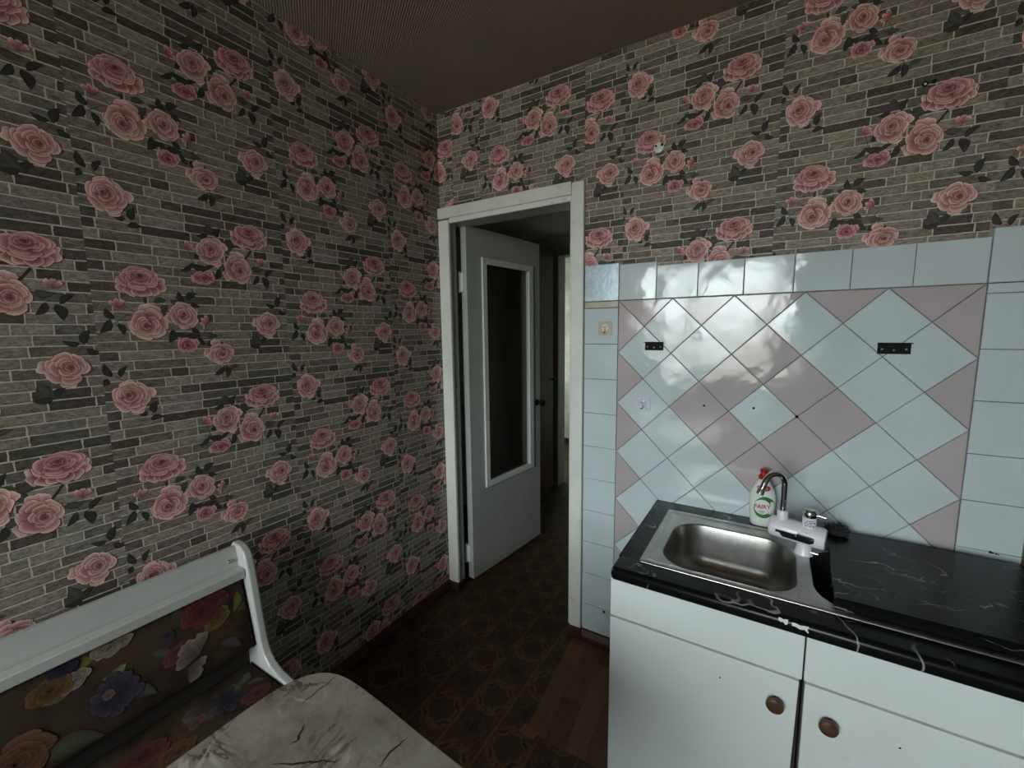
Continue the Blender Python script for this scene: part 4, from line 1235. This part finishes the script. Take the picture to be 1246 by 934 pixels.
# adhesive hooks
for cx, cz, w_, mat, lab_ in ((0.9005, 1.4985, 0.060, 'hook_beige', 'yellowed square adhesive hook on the left tile column'), (1.0675, 1.1895, 0.058, 'hook_clear', 'clear silvery adhesive hook on a white diamond tile')):
    hk = thing('adhesive_hook', lab_, 'hook', (cx, -0.007, cz - w_ / 2))
    b = MB(); b.loops([[(x, -0.0078, z) for x, z in rrect(cx - w_ / 2, cx + w_ / 2, cz - w_ / 2, cz + w_ / 2, 0.006, 4)], [(x, -0.0090, z) for x, z in rrect(cx - w_ / 2, cx + w_ / 2, cz - w_ / 2, cz + w_ / 2, 0.006, 4)]]); b.build('pad', M[mat], hk)
    b = MB(); b.lathe((cx, -0.0090, cz + 0.004), (0, -1, 0), [(0.016, 0), (0.0155, 0.002), (0.010, 0.004), (0.006, 0.005)], 22); b.build('disc', M['white_plastic'] if mat == 'hook_beige' else M['hook_clear'], hk, smooth=True)
    b = MB(); b.tube([(cx, -0.013, cz + 0.006), (cx, -0.016, cz), (cx, -0.016, cz - 0.010), (cx - 0.002, -0.018, cz - 0.017), (cx - 0.005, -0.024, cz - 0.020), (cx - 0.007, -0.029, cz - 0.016)], 0.0021, 10); b.tube([(cx - 0.009, -0.0145, cz + 0.008), (cx, -0.0145, cz + 0.005), (cx + 0.009, -0.0145, cz + 0.008)], 0.0016, 8); b.build('metal_hook', M['screw'], hk, smooth=True)

# wall plugs left in the wallpaper
b = MB(); b.lathe((1.098, -0.0013, 2.178), (0, -1, 0), [(0.019, 0), (0.0185, 0.003), (0.015, 0.0045), (0.004, 0.005)], 22)
plug = tag(b.build('wall_plug_patch', M['white_plastic'], smooth=True), 'white plaster patch with two dark screw holes on the rose wallpaper', 'wall plug')
for dx, dz, r in ((-0.010, 0.006, 0.0042), (0.012, 0.007, 0.0052)):
    b = MB(); b.lathe((1.098 + dx, -0.0055, 2.178 + dz), (0, -1, 0), [(r, 0), (r, 0.0012), (r * 0.5, 0.0014)], 12); b.build('screw_hole', M['dark_hole'], plug)
b = MB(); b.lathe((1.844, -0.0013, 2.187), (0, -1, 0), [(0.0068, 0), (0.0068, 0.003), (0.0035, 0.003), (0.003, 0.0012)], 18)
ring = tag(b.build('wall_anchor', M['black_metal'], smooth=True), 'black ring shaped wall anchor above the right cluster of roses', 'wall plug')
b = MB(); b.lathe((1.844, -0.0026, 2.187), (0, -1, 0), [(0.0034, 0), (0.003, 0.0012)], 12); b.build('core', M['white_plastic'], ring)
b = MB(); b.lathe((1.863, -0.0013, 2.1895), (0, -1, 0), [(0.0062, 0), (0.006, 0.0015), (0.003, 0.002)], 14); b.build('hole', M['dark_hole'], ring)

# ================================================================== BENCH
BY0, BY1 = -2.42, -1.103          # bench length along the left wall
bn = thing('kitchen_bench', 'kitchen bench with white frame and dark floral upholstery along the left wall', 'bench', (0.30, -1.75, FZ))
front = [(0.062, 0.822), (0.088, 0.819), (0.108, 0.806), (0.120, 0.786), (0.131, 0.735), (0.139, 0.682), (0.148, 0.620), (0.159, 0.555), (0.167, 0.510), (0.182, 0.475), (0.208, 0.450), (0.245, 0.436), (0.300, 0.428), (0.380, 0.424), (0.470, 0.420), (0.520, 0.400), (0.535, 0.360)]
outline = [(0.034, FZ), (0.034, 0.812), (0.044, 0.822)] + front + [(0.500, 0.300), (0.470, 0.200), (0.500, FZ), (0.44, FZ), (0.40, 0.16), (0.20, 0.16), (0.12, FZ)]
for ya in (BY1 - 0.026, BY0):
    b = MB()
    yb = ya + 0.026
    ins = [(x, z) for x, z in outline]
    cxm, czm = 0.2, 0.45
    b.loops([[(x, ya, z) for x, z in outline], [(x, yb, z) for x, z in outline]])
    o_ = b.build('end_panel', M['bench_white'], bn)
    md = o_.modifiers.new('round_edges', 'BEVEL'); md.width = 0.006; md.segments = 3; md.limit_method = 'ANGLE'; md.angle_limit = math.radians(50)
IY0, IY1 = BY0 + 0.027, BY1 - 0.0265
b = MB(); b.add([], [])
def slant(b, p0, p1, t, ya, yb):
    """board between (x,z) points p0 (top) and p1 (bottom), thickness t behind"""
    d = Vector((p1[0] - p0[0], p1[1] - p0[1])).normalized(); nrm = Vector((d.y, -d.x))
    q = [p0, p1, (p1[0] + nrm.x * t, p1[1] + nrm.y * t), (p0[0] + nrm.x * t, p0[1] + nrm.y * t)]
    b.loops([[(x, ya, z) for x, z in q], [(x, yb, z) for x, z in q]])
slant(b, (0.066, 0.816), (0.078, 0.722), 0.018, IY0, IY1); b.build('back_board', M['bench_white'], bn)
b = MB(); b.bbox(0.079, 0.1165, IY0, IY1, 0.722, 0.752, 0.003); b.build('ledge_rail', M['bench_white'], bn)
b = MB(); slant(b, (0.070, 0.722), (0.092, 0.39), 0.012, IY0, IY1); b.build('back_plate', M['gap_shade'], bn)  # near-black plate, shade of the crease below the backrest painted in
b = MB(); b.box(0.092, 0.52, IY0, IY1, 0.36, 0.385); b.build('seat_board', M['bench_white'], bn)
b = MB(); b.box(0.485, 0.50, IY0, IY1, 0.12, 0.36); b.build('front_board', M['bench_white'], bn)
b = MB(); b.lathe((0.0715, -1.155, 0.776), (0.99, 0, 0.12), [(0.0065, 0), (0.0065, 0.004), (0.004, 0.006), (0.0035, 0.010)], 14); b.build('bolt', M['screw'], bn, smooth=True)

def pillow(p00, eu, ev, nrm, lu, lv, thick, crown, rr=0.02, nu=40, nv=14):
    """padded slab: top surface over (u, v), returns mesh and surface function"""
    def top(u, v):
        fu = min(u, lu - u); fv = min(v, lv - v)
        e = min(fu, fv)
        k = 1 - max(0, 1 - e / rr) ** 2 if e < rr else 1.0
        puff = crown * (1 - (2 * v / lv - 1) ** 2) * (1 - (2 * u / lu - 1) ** 6)
        return p00 + eu * u + ev * v + nrm * (thick - rr * 0.8 * (1 - math.sqrt(max(0, k))) + puff)
    us = sorted(set([0, rr * 0.15, rr * 0.45, rr] + [rr + (lu - 2 * rr) * i / nu for i in range(1, nu)] + [lu - rr, lu - rr * 0.45, lu - rr * 0.15, lu]))
    vs_ = sorted(set([0, rr * 0.15, rr * 0.45, rr] + [rr + (lv - 2 * rr) * i / nv for i in range(1, nv)] + [lv - rr, lv - rr * 0.45, lv - rr * 0.15, lv]))
    b = MB(); nU, nV = len(us), len(vs_)
    V = [top(u, v) for u in us for v in vs_]
    Fc = [(i * nV + j, (i + 1) * nV + j, (i + 1) * nV + j + 1, i * nV + j + 1) for i in range(nU - 1) for j in range(nV - 1)]
    o = len(V)
    per = [(i, 0) for i in range(nU)] + [(nU - 1, j) for j in range(1, nV)] + [(i, nV - 1) for i in range(nU - 2, -1, -1)] + [(0, j) for j in range(nV - 2, 0, -1)]
    low = [p00 + eu * us[i] + ev * vs_[j] for i, j in per]
    V += low; n = len(per)
    for k in range(n):
        a = per[k][0] * nV + per[k][1]; c = per[(k + 1) % n][0] * nV + per[(k + 1) % n][1]
        Fc.append((a, o + k, o + (k + 1) % n, c))
    Fc.append(tuple(range(o, o + n)))
    b.add(V, Fc)
    return b, top
# backrest cushion: u along -y from the far end, v downwards
e0 = Vector((0.0950, IY1 - 0.004, 0.722)); evd = Vector((0.152 - 0.103, 0, 0.497 - 0.722)); lv = evd.length; evd.normalize()
nr = Vector((-evd.z, 0, evd.x)); nr.normalize()
if nr.x < 0: nr = -nr
BLEN = (IY1 - IY0) - 0.008
b, btop = pillow(e0 - nr * 0.022, Vector((0, -1, 0)), evd, nr, BLEN, lv, 0.030, 0.010)
backc = b.build('backrest_cushion', M['fabric'], bn, smooth=True, angle=60)
b, stop_ = pillow(Vector((0.098, IY1 - 0.004, 0.385)), Vector((0, -1, 0)), Vector((1, 0, 0)), Vector((0, 0, 1)), BLEN, 0.429, 0.044, 0.014, rr=0.02)
seatc = b.build('seat_cushion', M['fabric'], bn, smooth=True, angle=60)

# printed flowers on the upholstery
def pal(c):
    g = 0.3 * c[0] + 0.5 * c[1] + 0.2 * c[2]
    c = tuple((0.70 * v + 0.30 * g) * 0.52 * w for v, w in zip(c, (1.06, 1.0, 0.86)))
    return (tuple(v * 0.38 for v in c), tuple(v * 0.8 for v in c), tuple(min(1, v * 1.25) for v in c))
def print_on(P, top, lu, lv, parent, name):
    V = []; Cc = []; F = []
    keep = {}
    for f in P.f:
        if all(0.004 < P.v[i][0] < lu - 0.004 and 0.004 < P.v[i][1] < lv - 0.004 for i in f):
            g = []
            for i in f:
                if i not in keep:
                    keep[i] = len(V); u, v = P.v[i]
                    p = top(u, v); q1 = top(u + 0.002, v); q2 = top(u, v + 0.002)
                    nn_ = (q1 - p).cross(q2 - p); nn_.normalize()
                    ref_ = top(lu / 2, lv / 2); c_ = ref_ - Vector((0, ref_.y, 0))
                    if nn_.x + nn_.z < 0: nn_ = -nn_
                    V.append(p + nn_ * (0.0006 + P.layer[i] * 0.0000012)); Cc.append(P.c[i])
                g.append(keep[i])
            F.append(g)
    if not F: return None
    b = MB(); b.add(V, F); b.c = Cc
    return b.build(name, M['fabric_print'], parent, smooth=True)
rnd = random.Random(21)
FL = []
def newp(name):
    p = Paint(); p.L = len(FL) * 45; FL.append((p, name)); return p
yT = IY1 - 0.004
def at(y, z): return (yT - y, (0.722 - z) / 0.976)
def fl(y, z, r, c, sx=1.0, sy=1.0, rot=0.0, rings=5, core=(0, 0)):
    u, v = at(y, z); newp('printed_flower').rose(u, v, r, pal(c), rnd, sx, sy, rot, core, rings)
def tul(y, z, r, a, c, n=5, spread=0.5):
    u, v = at(y, z); P = newp('printed_flower')
    for k in range(n):
        P.petal(u, v, a + (k - (n - 1) / 2) * spread, 0.0, r * rnd.uniform(0.85, 1.1), 0.36, pal(c), rnd)
def lv_(y, z, a, ln, c=(0.05, 0.06, 0.02)):
    u, v = at(y, z); newp('printed_leaf').leaf(u, v, a, ln, ln * 0.24, c, rnd)
for y, z, a, ln, c in ((-1.165, 0.660, 1.2, 0.06, (0.085, 0.085, 0.02)), (-1.15, 0.64, 0.5, 0.05, (0.05, 0.05, 0.025)), (-1.36, 0.62, 2.4, 0.06, (0.05, 0.05, 0.035)), (-1.31, 0.69, 2.0, 0.07, (0.035, 0.04, 0.02)),
                       (-1.50, 0.705, 1.0, 0.06, (0.08, 0.09, 0.02)), (-1.56, 0.655, 0.3, 0.06, (0.06, 0.07, 0.03)), (-1.42, 0.56, 2.6, 0.08, (0.05, 0.05, 0.035)), (-1.55, 0.53, 2.9, 0.11, (0.045, 0.045, 0.03)),
                       (-1.20, 0.55, 2.5, 0.07, (0.05, 0.04, 0.035)), (-1.46, 0.64, 0.2, 0.05, (0.12, 0.12, 0.06)), (-1.72, 0.62, 1.4, 0.09, (0.05, 0.06, 0.02)), (-1.85, 0.6, 0.4, 0.09, (0.05, 0.06, 0.02))):
    lv_(y, z, a, ln, c)
fl(-1.222, 0.642, 0.034, (0.30, 0.20, 0.03), 1.2, 0.8, 0.4, 4)
fl(-1.250, 0.682, 0.056, (0.26, 0.022, 0.035), 1.15, 0.85, 0.25, 6, (0.2, 0.0))
tul(-1.165, 0.706, 0.048, 3.4, (0.17, 0.09, 0.24), 6, 0.42)
fl(-1.345, 0.662, 0.018, (0.07, 0.06, 0.13), 1.0, 0.8, 0, 4)
fl(-1.330, 0.605, 0.032, (0.26, 0.05, 0.075), 1.2, 0.75, 0.3, 4)
fl(-1.300, 0.615, 0.022, (0.20, 0.02, 0.025), 1.0, 0.8, 0.3, 4)
tul(-1.285, 0.570, 0.060, 5.3, (0.42, 0.30, 0.30), 6, 0.36)
tul(-1.315, 0.555, 0.045, 2.4, (0.36, 0.30, 0.29), 4, 0.4)
fl(-1.455, 0.705, 0.034, (0.42, 0.36, 0.31), 1.3, 0.75, 0.2, 5, (0.2, 0.1))
fl(-1.530, 0.668, 0.026, (0.44, 0.36, 0.33), 1.3, 0.7, 0.5, 4)
fl(-1.572, 0.672, 0.036, (0.24, 0.11, 0.02), 1.1, 0.8, 0.0, 4)
fl(-1.545, 0.704, 0.022, (0.03, 0.03, 0.10), 1.3, 0.7, 0.0, 3)
tul(-1.468, 0.590, 0.054, 1.2, (0.085, 0.07, 0.15), 10, 0.63)
fl(-1.480, 0.598, 0.012, (0.34, 0.16, 0.20), 1, 1, 0, 3)
fl(-1.640, 0.560, 0.060, (0.26, 0.10, 0.045), 1.1, 0.9, 0.2, 6)
fl(-1.80, 0.65, 0.05, (0.40, 0.30, 0.30), 1.1, 0.9, 0.2, 5); fl(-1.95, 0.58, 0.06, (0.24, 0.03, 0.04), 1.1, 0.9, 0.2, 6); fl(-2.15, 0.64, 0.05, (0.10, 0.08, 0.18), 1.1, 0.9, 0.2, 5)
for P, nm in FL: print_on(P, btop, BLEN, lv, backc, nm)
FL.clear()
def at(y, x): return (yT - y, x - 0.098)
for y, x, a, ln, c in ((-1.19, 0.17, 0.6, 0.07, (0.05, 0.055, 0.035)), (-1.22, 0.19, 1.4, 0.06, (0.05, 0.055, 0.03)), (-1.33, 0.22, 2.4, 0.08, (0.05, 0.045, 0.03)), (-1.17, 0.21, 2.6, 0.05, (0.05, 0.055, 0.03))):
    lv_(y, x, a, ln, c)
tul(-1.285, 0.185, 0.065, 0.6, (0.16, 0.13, 0.11), 6, 0.4)
tul(-1.262, 0.210, 0.052, 3.2, (0.07, 0.055, 0.13), 7, 0.8)
fl(-1.335, 0.222, 0.020, (0.34, 0.10, 0.12), 1.4, 0.7, 0.5, 4)
fl(-1.195, 0.262, 0.036, (0.22, 0.05, 0.07), 1.3, 0.8, 0.2, 5)
fl(-1.455, 0.215, 0.052, (0.20, 0.035, 0.035), 1.2, 0.9, 0.2, 5)
fl(-1.40, 0.28, 0.04, (0.24, 0.09, 0.03), 1.2, 0.9, 0.2, 5)
fl(-1.65, 0.30, 0.06, (0.40, 0.32, 0.30), 1.1, 0.9, 0.2, 5); fl(-1.9, 0.34, 0.06, (0.24, 0.03, 0.04), 1.1, 0.9, 0.2, 6)
for P, nm in FL: print_on(P, stop_, BLEN, 0.429, seatc, nm)

# ================================================================== TABLE
TZ = 0.740
tb = thing('kitchen_table', 'kitchen table with pale beige stone-patterned top and rounded corner', 'table', (0.95, -1.75, FZ))
out = [(0.642, -2.15), (0.6412, -1.80), (0.6411, -1.528), (0.6411, -1.44), (0.6414, -1.390), (0.6432, -1.350), (0.6475, -1.321), (0.6560, -1.294), (0.6690, -1.2725), (0.684, -1.257), (0.7015, -1.2455), (0.728, -1.237), (0.7588, -1.2338), (0.805, -1.2345), (0.8532, -1.2375), (0.905, -1.2415), (0.9575, -1.2465), (1.02, -1.2515), (1.094, -1.2563), (1.16, -1.264), (1.205, -1.290), (1.228, -1.335), (1.235, -1.40), (1.238, -1.80), (1.238, -2.15)]
out = out[::-1]
cx, cy = 0.94, -1.70
def sc(d): return [(x + (d if x < cx else -d), y + (d if y < cy else -d)) for x, y in out]
b = MB(); b.loops([[(x, y, TZ - 0.026) for x, y in out], [(x, y, TZ - 0.0015) for x, y in out], [(x, y, TZ) for x, y in sc(0.0015)]])
top_ = b.build('tabletop', [M['table_marble']], tb, smooth=True, angle=35)
b = MB()
ou = [(x + (-0.0007 if x < cx else 0.0007), y + (-0.0007 if y < cy else 0.0007)) for x, y in out]
b.loops([[(x, y, TZ - 0.0255) for x, y in ou], [(x, y, TZ - 0.0025) for x, y in ou]], False, False); b.build('edging', M['table_edge'], top_)
# long dark veins printed in the laminate
def vein(pts, w):
    b = MB(); vv = []
    for i, p in enumerate(pts):
        a = Vector(pts[max(0, i - 1)]); c = Vector(pts[min(len(pts) - 1, i + 1)]); d = (c - a).normalized()
        ww = w * (1 - abs(2 * i / (len(pts) - 1) - 1) ** 2 * 0.8)
        vv += [(p[0] - d.y * ww / 2, p[1] + d.x * ww / 2, TZ + 0.0002), (p[0] + d.y * ww / 2, p[1] - d.x * ww / 2, TZ + 0.0002)]
    b.add(vv, [(2 * i, 2 * i + 2, 2 * i + 3, 2 * i + 1) for i in range(len(pts) - 1)])
    b.build('printed_vein', M['table_vein'], top_)
VEINS = [[(0.7247, -1.2363), (0.7276, -1.2632), (0.7266, -1.2862), (0.7274, -1.3095), (0.7275, -1.3278)], [(0.9693, -1.2658), (0.9626, -1.2902), (0.9611, -1.3123), (0.9647, -1.3305)], [(0.7975, -1.4274), (0.8212, -1.4115), (0.8474, -1.3941), (0.866, -1.3779), (0.8913, -1.3661)], [(0.7759, -1.3481), (0.7838, -1.3633), (0.7941, -1.3763), (0.7901, -1.3898)]]   # table coordinates
for vpts, w in zip(VEINS, (0.0032, 0.0042, 0.0040, 0.0048)):
    pp = vpts
    fine = []
    rr_ = random.Random(len(vpts))
    for (xa, ya), (xb, yb) in zip(pp[:-1], pp[1:]):
        for k in range(4):
            t = k / 4; fine.append((xa + (xb - xa) * t + rr_.uniform(-0.0016, 0.0016), ya + (yb - ya) * t + rr_.uniform(-0.0016, 0.0016)))
    fine.append(pp[-1]); vein(fine, w)
b = MB(); b.box(0.72, 1.16, -1.335, -1.315, TZ - 0.10, TZ - 0.0262); b.box(0.72, 1.16, -2.09, -2.07, TZ - 0.10, TZ - 0.0262); b.box(0.72, 0.74, -2.07, -1.335, TZ - 0.10, TZ - 0.0262); b.box(1.14, 1.16, -2.07, -1.335, TZ - 0.10, TZ - 0.0262); b.build('apron', M['bench_white'], tb)
for lx in (0.745, 1.135):
    for ly in (-1.345, -2.06):
        b = MB(); b.lathe((lx, ly, FZ), (0, 0, 1), [(0.016, 0), (0.018, 0.01), (0.024, 0.6), (0.024, TZ - 0.027 - FZ)], 16); b.build('leg', M['bench_white'], tb, smooth=True)
